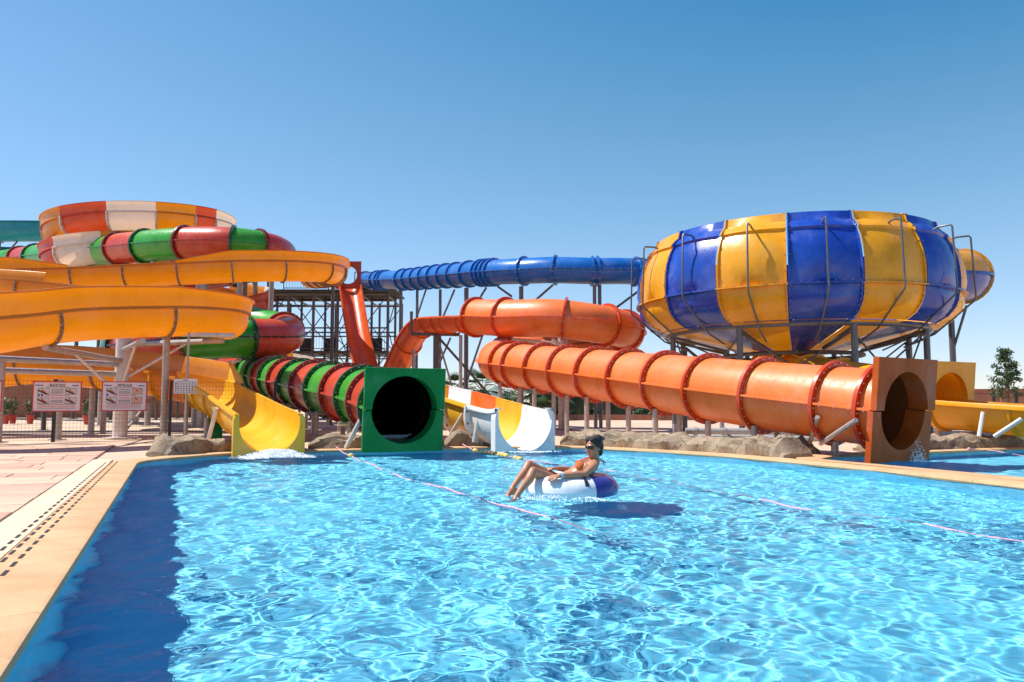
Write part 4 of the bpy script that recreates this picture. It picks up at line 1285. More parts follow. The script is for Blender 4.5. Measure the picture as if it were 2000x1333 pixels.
# dark green cabinet behind the run-out
cab = thing('utility_cabinet', 'dark green cabinet behind the yellow run-out', 'cabinet', tuple(at(419, 857, 18.9)))
p = at(419, 858, 18.9); p.z = GZ
MB().box(p + Vector((0, 0, 0.36)), (0.34, 0.34, 0.70), 0.4).build('body', M['green_frame'], cab, smooth=False)
MB().box(p + Vector((0, 0, 0.73)), (0.40, 0.40, 0.05), 0.4).build('lid', M['green_frame'], cab, smooth=False)
MB().box(p + Vector((0.05, -0.19, 0.4)), (0.03, 0.03, 0.1), 0.4).build('handle', M['bolt'], cab, smooth=False)

# ------------------------------------------------------------------ artificial rock borders
def along(poly, d, pred):
    o = offset_poly(poly, d); pts = [Vector((x, y, 0)) for x, y in o]; pts.append(pts[0])
    out = []
    for a, b in zip(pts, pts[1:]):
        n = max(1, int((b - a).length / 0.09))
        for k in range(n):
            p = a.lerp(b, k / n)
            q = p.y * CP + (GZ - H) * SP
            if q > 0.5 and pred(CX + F * p.x / q, p): out.append(p)
    return out
def rock_border(pts, label, seed, hmax=0.30, wdt=0.27):
    if pts[0].x > pts[-1].x: pts = pts[::-1]
    mb = MB(); rows = []
    n = len(pts)
    for i, p in enumerate(pts):
        t = (pts[min(i + 1, n - 1)] - pts[max(i - 1, 0)]).normalized(); s_ = Vector((-t.y, t.x, 0))
        end = min(1, min(i, n - 1 - i) / 3 + 0.35)
        h0 = 0.92 + 0.24 * mnoise.noise(Vector((i * 0.085, seed, 0))) + 0.16 * mnoise.noise(Vector((i * 0.3, seed, 4)))
        crack = 0.72 if abs(mnoise.noise(Vector((i * 0.13, seed * 3, 9)))) < 0.035 else 1
        row = []
        for k in range(15):
            a = math.pi * k / 14
            x, z = -math.cos(a) * (0.72 + 0.28 * abs(math.cos(a))), math.sin(a) ** 0.42
            q = p + s_ * (x * wdt) * (0.8 + 0.2 * end)
            d = mnoise.noise(Vector((q.x * 3.1, q.y * 3.1, z * 2 + seed))) * 0.13 + mnoise.noise(Vector((q.x * 9, q.y * 9, z * 5 + seed))) * 0.055
            d += 0.06 * (0.5 - abs(mnoise.noise(Vector((q.x * 2.2 + 7, q.y * 2.2, z * 3 + seed)))))
            zz = max(0.0, (z * h0 * hmax + d * z) * end * crack)
            row.append(q + s_ * x * d * 0.8 + Vector((0, 0, GZ - 0.02 + zz)))
        rows.append(row)
    mb.grid(rows)
    k = len(mb.v); mb.f.append(tuple(range(14, -1, -1))); mb.f.append(tuple(range(k - 15, k)))
    return solo(mb, 'rock_border', M['rock'], label, 'rock border', 'artificial rock edging round the pools', angle=28)
far_side = lambda p: p.y > 9.0
rock_border(along(POOL, 0.60, lambda u, p: 305 < u < 462 and p.y > 13.0), 'low brown rock border between the fence and the yellow run-out', 1.0)
rock_border(along(POOL, 0.70, lambda u, p: 594 < u < 720 and p.y > 12), 'low rock border between the yellow run-out and the green square mouth', 2.3)
rock_border(along(POOL, 0.70, lambda u, p: 866 < u < 965 and p.y > 12), 'shaded low rock border left of the white run-out', 3.7)
rb = along(POOL, 0.72, lambda u, p: 1090 < u and p.y > 13.1)
rb2 = along(POOL2, 0.62, lambda u, p: u < 1712 and p.y > 12.9 and p.x > 4.3 and p.x < 6.6)
rock_border(rb, 'long pale rock border beneath the orange tube', 4.9, 0.30, 0.36)
rock_border(along(POOL2, 0.66, lambda u, p: 1690 < u < 2200 and p.y > 13.6 and p.x > 6.2), 'rock border behind the right-hand pool under the yellow trough', 6.1, 0.26, 0.34)
rr = [Vector((4.15, 14.05, 0)).lerp(Vector((5.55, 14.35, 0)), k / 18) for k in range(19)]
rock_border(rr, 'rounded rock at the bare corner between the two pools', 7.7, 0.28, 0.34)
# gravel strip
gp = [at(864, 852, 18.9), at(965, 858, 17.6), at(1000, 846, 21.0), at(880, 842, 24.0)]
struct('gravel_bed', MB().add([(p.x, p.y, GZ - 0.012) for p in gp], [(0, 1, 2, 3)]), M['gravel'], smooth=False)
gp = [(-17, 23.2), (-9.3, 24.2), (-10.5, 26.5), (-20, 26.5)]
struct('gravel_bed', MB().add([(x, y, GZ - 0.012) for x, y in gp], [(0, 1, 2, 3)]), M['gravel'], smooth=False)

# ------------------------------------------------------------------ pipework under the orange tube
M['pvc'] = plain('grey_pvc', (0.38, 0.38, 0.38), 0.4, 0, 0.1, 6)
pp = thing('pipework', 'grey plumbing pipes lying on the ground behind the long rock border', 'pipes', (5.5, 19.5, GZ))
def elbow(pts, r, name='pipe'): return MB().tube(pts, r, 10).build(name, M['pvc'], pp)
elbow([(4.4, 19.6, 0.26), (7.6, 19.2, 0.26)], 0.085)
elbow([(4.3, 20.3, 0.42), (4.3, 20.3, 0.12), (4.4, 19.9, 0.10), (7.9, 19.8, 0.10)], 0.075)
elbow([(5.3, 19.5, 0.26), (5.3, 19.5, 0.55), (5.3, 20.4, 0.58), (8.2, 20.3, 0.58)], 0.06)
elbow([(7.0, 19.27, 0.26), (7.0, 19.27, 0.02)], 0.07)
elbow([(5.9, 18.7, 0.12), (8.3, 18.2, 0.12)], 0.06)
for x in (4.6, 5.3, 6.2, 7.1): MB().tube([(x, 19.6 - (x - 4.4) * 0.125, 0.26), (x + 0.09, 19.59 - (x - 4.4) * 0.125, 0.26)], 0.11, 12).build('pipe_collar', M['pvc'], pp)
MB().tube([(6.5, 20.3, 0.05), (6.5, 20.3, 0.5)], 0.15, 14).build('filter_tank', M['steel_dark'], pp)

# ------------------------------------------------------------------ beyond the slides
M['brick_red'] = stone_mat('red_earth_render', (0.36, 0.145, 0.085), (0.46, 0.20, 0.12), 0.8, 0.4, 20)
M['leaf_dark'] = plain('dark_leaf', (0.025, 0.06, 0.014), 0.6, 0, 0.35, 3)
M['leaf_mid'] = plain('mid_leaf', (0.055, 0.105, 0.022), 0.6, 0, 0.35, 3)
M['bark'] = plain('bark', (0.16, 0.10, 0.065), 0.9, 0, 0.3, 8)
M['screen'] = plain('dark_green_screen', (0.035, 0.055, 0.028), 0.9, 0, 0.35, 1.2)
M['terracotta'] = plain('terracotta', (0.52, 0.075, 0.05), 0.7, 0, 0.15, 6)
def wall(a, b, h, th, label, mat, cap=None):
    a, b = Vector((*a, 0)), Vector((*b, 0)); d = (b - a); L = d.length
    root = thing('boundary_wall', label, 'wall', tuple((a + b) / 2))
    r = math.atan2(d.y, d.x)
    MB().box((a + b) / 2 + Vector((0, 0, h / 2)), (L, th, h), r).build('wall_face', mat, root, smooth=False)
    MB().box((a + b) / 2 + Vector((0, 0, h + 0.05)), (L, th + 0.12, 0.1), r).build('coping', cap or mat, root, smooth=False)
    n = int(L / 4)
    for k in range(n + 1):
        MB().box(a.lerp(b, k / n) + Vector((0, -th / 2 - 0.08, h / 2)), (0.35, 0.16, h), r).build('pier', mat, root, smooth=False)
    return root
wall((-48, 52), (-17.5, 52), 2.9, 0.25, 'reddish wall far behind the fence and the rule boards', M['brick_red'])
wall((24.5, 46), (42, 44), 1.72, 0.25, 'reddish brick wall beyond the yellow trough at far right', M['brick_red'])
# post and rail fence before the right-hand wall
rf = thing('post_fence', 'black post fence before the reddish wall at far right', 'fence', (26, 37, GZ))
for k in range(5):
    p = Vector((22.2 + k * 0.95, 37.2 - 0.2 * k, GZ))
    MB().box(p + Vector((0, 0, 0.75)), (0.11, 0.11, 1.5)).build('fence_post', M['black_paint'], rf, smooth=False)
for z in (1.45, 0.4): bar(rf, [(22.0, 37.25, z), (26.4, 36.3, z)], 0.018, M['black_paint'], 'rail', 6)
mb = MB()
for k in range(44): wire(mb, (22.1 + 0.1 * k, 37.23 - 0.0215 * k, 0.4), (22.1 + 0.1 * k, 37.23 - 0.0215 * k, 1.45), 0.003)
tag(mb.build('wire_mesh', M['black_paint'], rf, smooth=False), kind='stuff')
# screened fence behind the orange tube
sf = thing('screen_fence', 'dark green screened fence far behind the orange tube', 'fence', (12, 50, GZ))
xs_ = np.arange(1.5, 24.0, 2.5)
for i, x in enumerate(xs_):
    MB().box((x, 50, 1.05), (0.09, 0.09, 2.2)).build('fence_post', M['black_paint'], sf, smooth=False)
    if i < len(xs_) - 1:
        rows = [[(x + 2.5 * j / 10, 50.03 + 0.05 * math.sin(j * 1.9 + i) , z) for j in range(11)] for z in (0.12, 0.7, 1.3, 1.95 + 0.04 * math.sin(i * 2.1))]
        MB().grid(rows).build('fence_panel', M['screen'], sf)
kb = thing('low_kerb', 'low reddish kerb across the ground behind the orange tube posts', 'kerb', (9, 43, GZ))
for k in range(12): MB().box((3.0 + 1.62 * k, 44.0 - 0.05 * k, 0.16), (1.6, 0.3, 0.32), -0.03).build('kerb_block', M['brick_red'], kb, smooth=False)
# leaves and trees
def leaf_cloud(mb, c, rad, n, size, rs, flat=0.5):
    for k in range(n):
        d = Vector(rs.normal(0, 1, 3)); d.normalize()
        r = rs.random() ** 0.4
        p = Vector(c) + Vector((d.x * rad[0], d.y * rad[1], d.z * rad[2])) * r
        a = Vector(rs.normal(0, 1, 3)).normalized(); b = a.cross(d + Vector((0.01, 0.02, 0.3))).normalized()
        s1 = size * (0.6 + 0.8 * rs.random())
        mb.add([p - a * s1, p + b * s1 * flat, p + a * s1, p - b * s1 * flat], [(0, 1, 2, 3)])
def conifer(x, y, h, label, seed):
    rs = np.random.default_rng(seed)
    root = thing('young_tree', label, 'tree', (x, y, GZ))
    MB().tube([(x, y, GZ), (x + 0.03, y, h * 0.5), (x, y, h * 0.95)], [0.075, 0.055, 0.015], 8).build('trunk', M['bark'], root)
    mb, mb2, lb = MB(), MB(), MB()
    for k in range(26):
        z = h * (0.36 + 0.62 * k / 25) + rs.normal(0, 0.05)
        L = (1.0 - k / 27) * h * 0.20 + 0.14
        for j in range(4):
            a = rs.random() * 6.28; l2 = L * (0.55 + 0.6 * rs.random())
            e = Vector((x + math.cos(a) * l2, y + math.sin(a) * l2, z + l2 * 0.35))
            lb.tube([(x, y, z), e], [0.018, 0.006], 4)
            leaf_cloud(mb if rs.random() < 0.6 else mb2, e, (0.17, 0.17, 0.12), 16, 0.065, rs, 0.4)
            leaf_cloud(mb, Vector((x, y, z)).lerp(e, 0.55), (0.13, 0.13, 0.09), 8, 0.06, rs, 0.4)
    lb.build('branch', M['bark'], root)
    cr = mb.build('crown', M['leaf_dark'], root, smooth=False)
    mb2.build('young_foliage', M['leaf_mid'], cr, smooth=False)
    return root
conifer(*[at(1969, 800, 34)[i] for i in (0, 1)], 3.35, 'slim young tree above the reddish wall at far right', 5)
def palm(x, y, h, label, seed, L=1.7):
    rs = np.random.default_rng(seed)
    root = thing('palm_tree', label, 'palm tree', (x, y, GZ), 'palms far behind the orange coil')
    MB().tube([(x, y, GZ), (x, y, h * 0.5), (x + 0.05, y, h)], [0.24, 0.2, 0.22], 10).build('trunk', M['bark'], root)
    for k in range(34):
        az = k * 2.39996; el = 1.25 - 1.9 * (k / 34) + rs.normal(0, 0.08)
        dirv = Vector((math.cos(az), math.sin(az), 0))
        pts = []
        l2 = L * (0.75 + 0.4 * rs.random())
        for j in range(7):
            f = j / 6
            pts.append(Vector((x, y, h)) + dirv * (l2 * f * math.cos(el)) + Vector((0, 0, l2 * f * math.sin(el) - 0.35 * l2 * f * f)))
        mb = MB()
        side = dirv.cross(Vector((0, 0, 1)))
        mb.tube(pts, [0.02 * (1 - j / 7) + 0.004 for j in range(7)], 4)
        tip = pts[4]; ax = (pts[6] - pts[3]).normalized()
        for j in range(17):                       # fan of narrow leaflets
            a = -1.25 + 2.5 * j / 16
            d = (ax * math.cos(a) + side * math.sin(a)).normalized(); n_ = ax.cross(side).normalized()
            ll = l2 * (0.50 - 0.10 * abs(a))
            w_ = d.cross(n_) * 0.035
            mb.add([tip, tip + d * ll * 0.5 + w_, tip + d * ll + Vector((0, 0, -0.12 * ll)), tip + d * ll * 0.5 - w_], [(0, 1, 2, 3)])
        mb.build('frond', M['leaf_mid'] if k % 3 else M['leaf_dark'], root, smooth=False)
    return root
p = at(942, 768, 46); palm(p.x, p.y, p.z, 'bushy fan palm right of the blue tube posts, left of the orange tube', 1, 1.9)
p = at(888, 772, 50); palm(p.x, p.y, p.z, 'fan palm partly hidden behind the green square mouth', 2, 1.8)
p = at(1040, 766, 44); palm(p.x, p.y, p.z, 'dark fan palm under the left bend of the orange tube', 3, 1.7)
p = at(1076, 762, 47); palm(p.x, p.y, p.z, 'fan palm between the posts left of the thick coil column', 4, 1.7)
def shrub(x, y, rad, label, seed, group=None, cat='shrub', name='shrub', z0=GZ, n=420):
    rs = np.random.default_rng(seed)
    root = thing(name, label, cat, (x, y, z0), group)
    lb, a, b = MB(), MB(), MB()
    for k in range(9):
        d = Vector(rs.normal(0, 1, 3)); d.z = abs(d.z) + 0.4; d.normalize()
        e = Vector((x, y, z0)) + Vector((d.x * rad[0], d.y * rad[1], d.z * rad[2] * 1.5)) * 0.75
        lb.tube([(x, y, z0), e], [0.02, 0.008], 4)
        leaf_cloud(a, e, (rad[0] * 0.45, rad[1] * 0.45, rad[2] * 0.4), n // 14, 0.07, rs)
        leaf_cloud(b, e + Vector((0, 0, 0.06)), (rad[0] * 0.4, rad[1] * 0.4, rad[2] * 0.4), n // 24, 0.06, rs)
    lb.build('stem', M['bark'], root)
    f = a.build('foliage', M['leaf_dark'], root, smooth=False)
    b.build('young_foliage', M['leaf_mid'], f, smooth=False)
    return root
names = ['low green shrub before the screened fence, nearest the white run-out', 'green shrub before the screened fence, left of the reddish palm trunk', 'green shrub before the screened fence, right of the reddish palm trunk', 'spreading shrub before the screened fence, farthest right under the tube', 'small shrub before the screened fence behind the thick coil column']
for i, u in enumerate((1100, 1255, 1335, 1400, 1160)):
    p = at(u, 806, 47 - i % 2)
    shrub(p.x, p.y, (1.0, 0.5, 0.42), names[i], 30 + i, 'shrubs along the screened fence', n=520)
p = at(1000, 780, 45); shrub(p.x, p.y, (0.9, 0.9, 1.35), 'tall dark bush beside the bushy fan palm', 41, n=900)
p = at(1992, 795, 32); shrub(p.x, p.y, (0.35, 0.35, 0.62), 'sparse bush below the slim young tree', 42, n=260)
tr = thing('bare_palm', 'reddish bare palm trunk under the orange tube', 'tree', tuple(at(1285, 822, 43)))
p = at(1285, 822, 43)
MB().tube([(p.x, p.y, GZ), (p.x, p.y, 0.9), (p.x, p.y, 2.2)], [0.30, 0.24, 0.20], 12).build('trunk', M['brick_red'], tr)
# tented parasol beyond
tp = at(968, 774, 50)
tent = thing('shade_canopy', 'grey-green pointed shade canopy beside the bushy palm', 'canopy', (tp.x, tp.y, GZ))
M['canvas'] = plain('grey_green_canvas', (0.16, 0.24, 0.22), 0.8, 0, 0.15, 2)
MB().grid([[(tp.x + r_ * math.cos(a), tp.y + r_ * math.sin(a), z_) for a in [2 * math.pi * k / 8 for k in range(9)]] for r_, z_ in ((0.02, 2.15), (0.9, 1.65), (1.9, 1.35), (1.9, 1.22))]).build('canvas', M['canvas'], tent, 20)
post(tent, (tp.x, tp.y, 2.1), 0.05, name='pole')
# potted plants behind the fence
for i, (u, v, Y) in enumerate(((12, 800, 34), (26, 800, 34.5), (60, 797, 34), (171, 800, 33))):
    p = at(u, v, Y); p.z = GZ
    lab = ['red pot with a leafy plant at far left behind the fence, nearest the photo edge', 'red pot with a leafy plant just right of the leftmost pot', 'red pot with a leafy plant left of the BLACK HOLE board', 'red pot with a tall plant between the two rule boards'][i]
    pot = thing('potted_plant', lab, 'potted plant', tuple(p), 'potted plants behind the fence')
    MB().grid([[(p.x + r_ * math.cos(a), p.y + r_ * math.sin(a), z_) for a in [2 * math.pi * k / 14 for k in range(15)]] for r_, z_ in ((0.01, GZ + .01), (0.11, GZ + .01), (0.16, 0.40), (0.18, 0.40), (0.18, 0.46), (0.15, 0.46), (0.14, 0.41), (0.01, 0.41))]).build('pot', M['terracotta'], pot, 30)
    rs = np.random.default_rng(60 + i); mb = MB()
    leaf_cloud(mb, (p.x, p.y, 0.85), (0.26, 0.26, 0.46), 130, 0.07, rs)
    mb.build('foliage', M['leaf_mid'], pot, smooth=False)

# ------------------------------------------------------------------ floating ring and the woman lying in it
def skin_mat(name, c):
    m, n, l, b = new_mat(name)
    t = noise(n, 9, 6, 0.7); coords(n, l, t)
    cr = ramp(n, l, t.outputs['Fac'], [(0.3, (c[0] * 0.85, c[1] * 0.76, c[2] * 0.72)), (0.5, c), (0.7, mul(c, 1.12))])
    l.new(cr.outputs[0], b.inputs['Base Color'])
    b.inputs['Roughness'].default_value = 0.36
    b.inputs['Subsurface Weight'].default_value = 0.08
    b.inputs['Subsurface Radius'].default_value = (0.012, 0.004, 0.002)
    return m
M['skin'] = skin_mat('tanned_skin', (0.46, 0.215, 0.115))
M['hair'] = plain('dark_hair', (0.022, 0.012, 0.008), 0.45, 0, 0.4, 60, 0.6, 90)
M['bikini'] = plain('orange_knit', (0.55, 0.14, 0.025), 0.8, 0, 0.3, 90, 0.5, 120)
M['bikini_red'] = plain('coral_straps', (0.65, 0.10, 0.06), 0.7, 0, 0.1, 30)
M['swim_black'] = plain('black_swimwear', (0.02, 0.016, 0.018), 0.6, 0, 0.2, 40)
M['lens'] = plain('dark_lens', (0.012, 0.012, 0.014), 0.08, 0, 0.05, 10)
M['lips'] = plain('lips', (0.46, 0.12, 0.09), 0.4, 0, 0.1, 30)
M['band'] = plain('pale_blue_wristband', (0.35, 0.52, 0.68), 0.5, 0, 0.1, 30)
def vinyl(name, c):
    m, n, l, b = new_mat(name)
    b.inputs['Base Color'].default_value = (*c, 1)
    b.inputs['Roughness'].default_value = 0.22
    t = noise(n, 11, 3, 0.5); coords(n, l, t, (1, 1, 0.4))
    bp = n.new('ShaderNodeBump'); bp.inputs['Strength'].default_value = 0.25; bp.inputs['Distance'].default_value = 0.02
    l.new(t.outputs['Fac'], bp.inputs['Height']); l.new(bp.outputs[0], b.inputs['Normal'])
    return m
M['vinyl_white'] = vinyl('white_vinyl', (0.80, 0.80, 0.82))
M['vinyl_navy'] = vinyl('navy_vinyl', (0.045, 0.045, 0.26))
RC_ = Vector((0.625, 8.42, 0.035)); RM, Rm = 0.360, 0.165
ring = thing('inflatable_ring', 'white inflatable ring with a navy end carrying the woman', 'swim ring', tuple(RC_ - Vector((0, 0, Rm))))
def ring_part(a0, a1, name, mat, grow=0.0, b0=0, b1=360, na=None):
    na = na or max(4, int((a1 - a0) / 4)); rows = []
    for i in range(na + 1):
        a = R(a0 + (a1 - a0) * i / na); row = []
        for k in range(25 if b1 - b0 >= 360 else 13):
            nb = 24 if b1 - b0 >= 360 else 12
            b = R(b0 + (b1 - b0) * k / nb)
            pinch = 1 - 0.02 * abs(math.sin(a * 9)) * max(0, -math.cos(b))
            rr_ = (Rm + grow) * pinch
            row.append(RC_ + Vector((math.cos(a) * (RM + rr_ * math.cos(b)), math.sin(a) * (RM + rr_ * math.cos(b)), rr_ * math.sin(b) * 0.95)))
        rows.append(row)
    return MB().grid(rows).build(name, mat, ring, 60)
ring_part(66, 296, 'white_tube', M['vinyl_white'])
ring_part(-64, 66, 'navy_tube', M['vinyl_navy'])
ring_part(-66, -63, 'seam', M['vinyl_white'], 0.006)
ring_part(64, 67, 'seam', M['vinyl_white'], 0.006)
ring_part(-76, -71.5, 'grip_strap', M['swim_black'], 0.012, 25, 110)
for a in (-22, -10, 2): ring_part(a, a + 2.2, 'stripe', M['vinyl_white'], 0.003, 40, 120)

class Blob(MB):
    def ell(s, c, r, axis=None, n=12):
        c = Vector(c); m = Matrix.Identity(3)
        if axis is not None:
            z = Vector(axis).normalized(); y = Vector((0, 1, 0)); y = (y - z * y.dot(z)).normalized(); x = y.cross(z); m = Matrix((x, y, z)).transposed()
        vs, fs = [c + m @ Vector((0, 0, r[2]))], []
        for i in range(1, n):
            a = math.pi * i / n
            for k in range(n * 2):
                b = math.pi * k / n
                vs.append(c + m @ Vector((r[0] * math.sin(a) * math.cos(b), r[1] * math.sin(a) * math.sin(b), r[2] * math.cos(a))))
        vs.append(c - m @ Vector((0, 0, r[2]))); q = n * 2
        for k in range(q): fs.append((0, 1 + k, 1 + (k + 1) % q))
        for i in range(n - 2):
            for k in range(q): fs.append((1 + i * q + k, 1 + (i + 1) * q + k, 1 + (i + 1) * q + (k + 1) % q, 1 + i * q + (k + 1) % q))
        b0 = 1 + (n - 2) * q
        for k in range(q): fs.append((b0 + k, len(vs) - 1, b0 + (k + 1) % q))
        return s.add(vs, fs)
    def limb(s, pts, rs, n=14):
        """tapered limb with rounded ends"""
        pts = [Vector(p) for p in pts]
        P, Q = [], []
        for i in range(len(pts) - 1):
            for k in range(6):
                f = k / 6; P.append(pts[i].lerp(pts[i + 1], f)); Q.append(rs[i] * (1 - f) + rs[i + 1] * f)
        P.append(pts[-1]); Q.append(rs[-1])
        s.tube(P, Q, n)
        for p, r in zip(pts, rs): s.ell(p, (r, r, r), None, 8)
        return s
def fuse(mb, name, mat, parent, voxel=0.006, it=5):
    o = mb.build(name, mat, parent)
    me0 = o.data
    md = o.modifiers.new('r', 'REMESH'); md.mode = 'VOXEL'; md.voxel_size = voxel
    sm = o.modifiers.new('s', 'SMOOTH'); sm.factor = 0.5; sm.iterations = it
    dg = bpy.context.evaluated_depsgraph_get()
    me = bpy.data.meshes.new_from_object(o.evaluated_get(dg))
    o.modifiers.clear(); o.data = me; me.name = name
    bpy.data.meshes.remove(me0)
    me.polygons.foreach_set('use_smooth', [True] * len(me.polygons))
    me.materials.clear(); me.materials.append(mat)
    return o
person = thing('person', 'woman in sunglasses and orange bikini top lying back in the floating ring', 'person', (0.55, 8.42, 0.0))
B = Blob()
tilt = Vector((0.80, 0, 0.55)).normalized()
B.ell((0.505, 8.42, 0.085), (0.105, 0.170, 0.135), tilt)
B.ell((0.60, 8.42, 0.135), (0.090, 0.135, 0.13), tilt)
B.ell((0.70, 8.415, 0.19), (0.095, 0.140, 0.14), tilt)
B.ell((0.795, 8.41, 0.245), (0.100, 0.155, 0.12), tilt)
B.ell((0.855, 8.41, 0.288), (0.070, 0.165, 0.065), tilt)
sh_n, sh_f = Vector((0.868, 8.245, 0.282)), Vector((0.885, 8.575, 0.300))
B.limb([sh_n, (0.895, 8.37, 0.322), (0.897, 8.41, 0.335), (0.90, 8.45, 0.325), sh_f], [0.050, 0.048, 0.05, 0.048, 0.050])
B.limb([(0.895, 8.41, 0.315), (0.897, 8.405, 0.375), (0.893, 8.40, 0.43)], [0.058, 0.050, 0.050])
# breasts
B.ell((0.742, 8.335, 0.268), (0.055, 0.060, 0.060)); B.ell((0.748, 8.485, 0.276), (0.055, 0.060, 0.060))
# arms
el_n, wr_n = Vector((0.755, 8.045, 0.222)), Vector((0.492, 7.99, 0.212))
B.limb([sh_n, sh_n.lerp(el_n, 0.5), el_n, el_n.lerp(wr_n, 0.35), wr_n], [0.050, 0.044, 0.036, 0.038, 0.025])
el_f, wr_f = Vector((0.71, 8.655, 0.205)), Vector((0.50, 8.47, 0.245))
B.limb([sh_f, sh_f.lerp(el_f, 0.5), el_f, el_f.lerp(wr_f, 0.35), wr_f], [0.050, 0.044, 0.036, 0.038, 0.025])
def hand(w, d, up, sgn, curl=0.5):
    """palm, four unequal bent fingers and a thumb leaving the side of the palm"""
    d = Vector(d).normalized(); up = Vector(up); up = (up - d * up.dot(d)).normalized(); sd = d.cross(up) * sgn
    w = Vector(w)
    for k in (-1, 0, 1): B.limb([w + sd * 0.008 * k, w + d * 0.075 + sd * 0.024 * k], [0.019, 0.015])
    for k, (o, L) in enumerate(((-0.031, 0.060), (-0.011, 0.072), (0.010, 0.067), (0.030, 0.053))):
        p0 = w + d * 0.070 + sd * o
        p1 = p0 + (d + sd * o * 2.2).normalized() * L * 0.45 + up * 0.004
        p2 = p1 + (d - up * curl).normalized() * L * 0.32
        p3 = p2 + (d - up * curl * 2.2).normalized() * L * 0.26
        B.limb([p0, p1, p2, p3], [0.0105, 0.0098, 0.0090, 0.0078], 10)
    t0 = w + d * 0.022 - sd * 0.022
    t1 = t0 + (d * 0.8 - sd * 0.7).normalized() * 0.034
    t2 = t1 + (d - sd * 0.15 - up * 0.3).normalized() * 0.030
    B.limb([t0, t1, t2], [0.0125, 0.0110, 0.0090], 10)
hand(wr_n, (-1, -0.05, -0.22), (0, -0.35, 1), 1, 0.75)
hand(wr_f, (-0.75, -0.55, 0.06), (0.1, 0.1, 1), -1, 0.6)
# legs
hn, hf = Vector((0.475, 8.335, 0.095)), Vector((0.475, 8.505, 0.105))
kn, kf = Vector((0.222, 8.105, 0.245)), Vector((0.180, 8.345, 0.295))
an, af = Vector((0.036, 7.83, 0.008)), Vector((0.004, 8.10, 0.075))
for h_, k_, a_ in ((hn, kn, an), (hf, kf, af)):
    B.limb([h_, h_.lerp(k_, 0.45), h_.lerp(k_, 0.85), k_], [0.088, 0.074, 0.055, 0.050])
    sh = (a_ - k_)
    back = Vector((0.55, 0.25, -0.45)).normalized()
    B.limb([k_, k_ + sh * 0.28 + back * 0.012, k_ + sh * 0.62, a_], [0.050, 0.049, 0.036, 0.027])
    B.ell(k_ + sh * 0.28 + back * 0.022, (0.036, 0.036, 0.075), sh)
def foot(a, d):
    d = Vector(d).normalized(); up = Vector((-0.5, 0, 0.85)); up = (up - d * up.dot(d)).normalized(); sd = d.cross(up)
    heel = a - d * 0.035 - up * 0.045
    B.limb([a, heel], [0.028, 0.026])
    B.limb([a - up * 0.01, a + d * 0.07 - up * 0.028, a + d * 0.135 - up * 0.046], [0.031, 0.029, 0.022])
    B.limb([heel, a + d * 0.12 - up * 0.052], [0.024, 0.020])
    for k, L in enumerate((0.040, 0.038, 0.034, 0.029, 0.024)):
        o = (-0.026 + 0.013 * k)
        p = a + d * (0.135 - 0.006 * k) - up * 0.048 + sd * o
        B.limb([p, p + d * L * 0.6 + up * 0.003, p + d * L - up * 0.006], [0.0115 - 0.0012 * k, 0.0105 - 0.0012 * k, 0.0085 - 0.0008 * k], 8)
foot(an, (-0.45, -0.72, -0.30)); foot(af, (-0.48, -0.66, -0.22))
# head: turned three quarters towards the left of the picture
hc = Vector((0.886, 8.395, 0.482)); fw = Vector((-0.80, -0.58, -0.07)).normalized(); hu = Vector((0.02, 0.02, 1)); hu = (hu - fw * hu.dot(fw)).normalized(); hs = fw.cross(hu)
def hp(f, s, u): return hc + fw * f + hs * s + hu * u
def hell(mb, p, r, n=12):
    """ellipsoid in head axes: forward, side, up"""
    k = len(mb.v); mb.ell((0, 0, 0), (r[0], r[1], r[2]), None, n)
    for i in range(k, len(mb.v)):
        q = mb.v[i]; mb.v[i] = tuple(hp(p[0] + q[0], p[1] + q[1], p[2] + q[2]))
hell(B, (-0.012, 0, 0.022), (0.090, 0.070, 0.082))
hell(B, (0.022, 0, -0.030), (0.060, 0.060, 0.072))
hell(B, (0.040, 0, -0.084), (0.034, 0.034, 0.024))
hell(B, (0.052, 0.030, -0.030), (0.028, 0.026, 0.026)); hell(B, (0.052, -0.030, -0.030), (0.028, 0.026, 0.026))
hell(B, (0.088, 0, -0.020), (0.017, 0.011, 0.026)); hell(B, (0.098, 0, -0.034), (0.012, 0.014, 0.011))
hell(B, (0.072, 0, 0.018), (0.016, 0.050, 0.016))
hell(B, (0.072, 0, -0.062), (0.016, 0.026, 0.016))
for s_ in (-1, 1): hell(B, (-0.010, 0.072 * s_, -0.012), (0.018, 0.010, 0.030), 8)
fuse(B, 'body', M['skin'], person, 0.0052, 4)
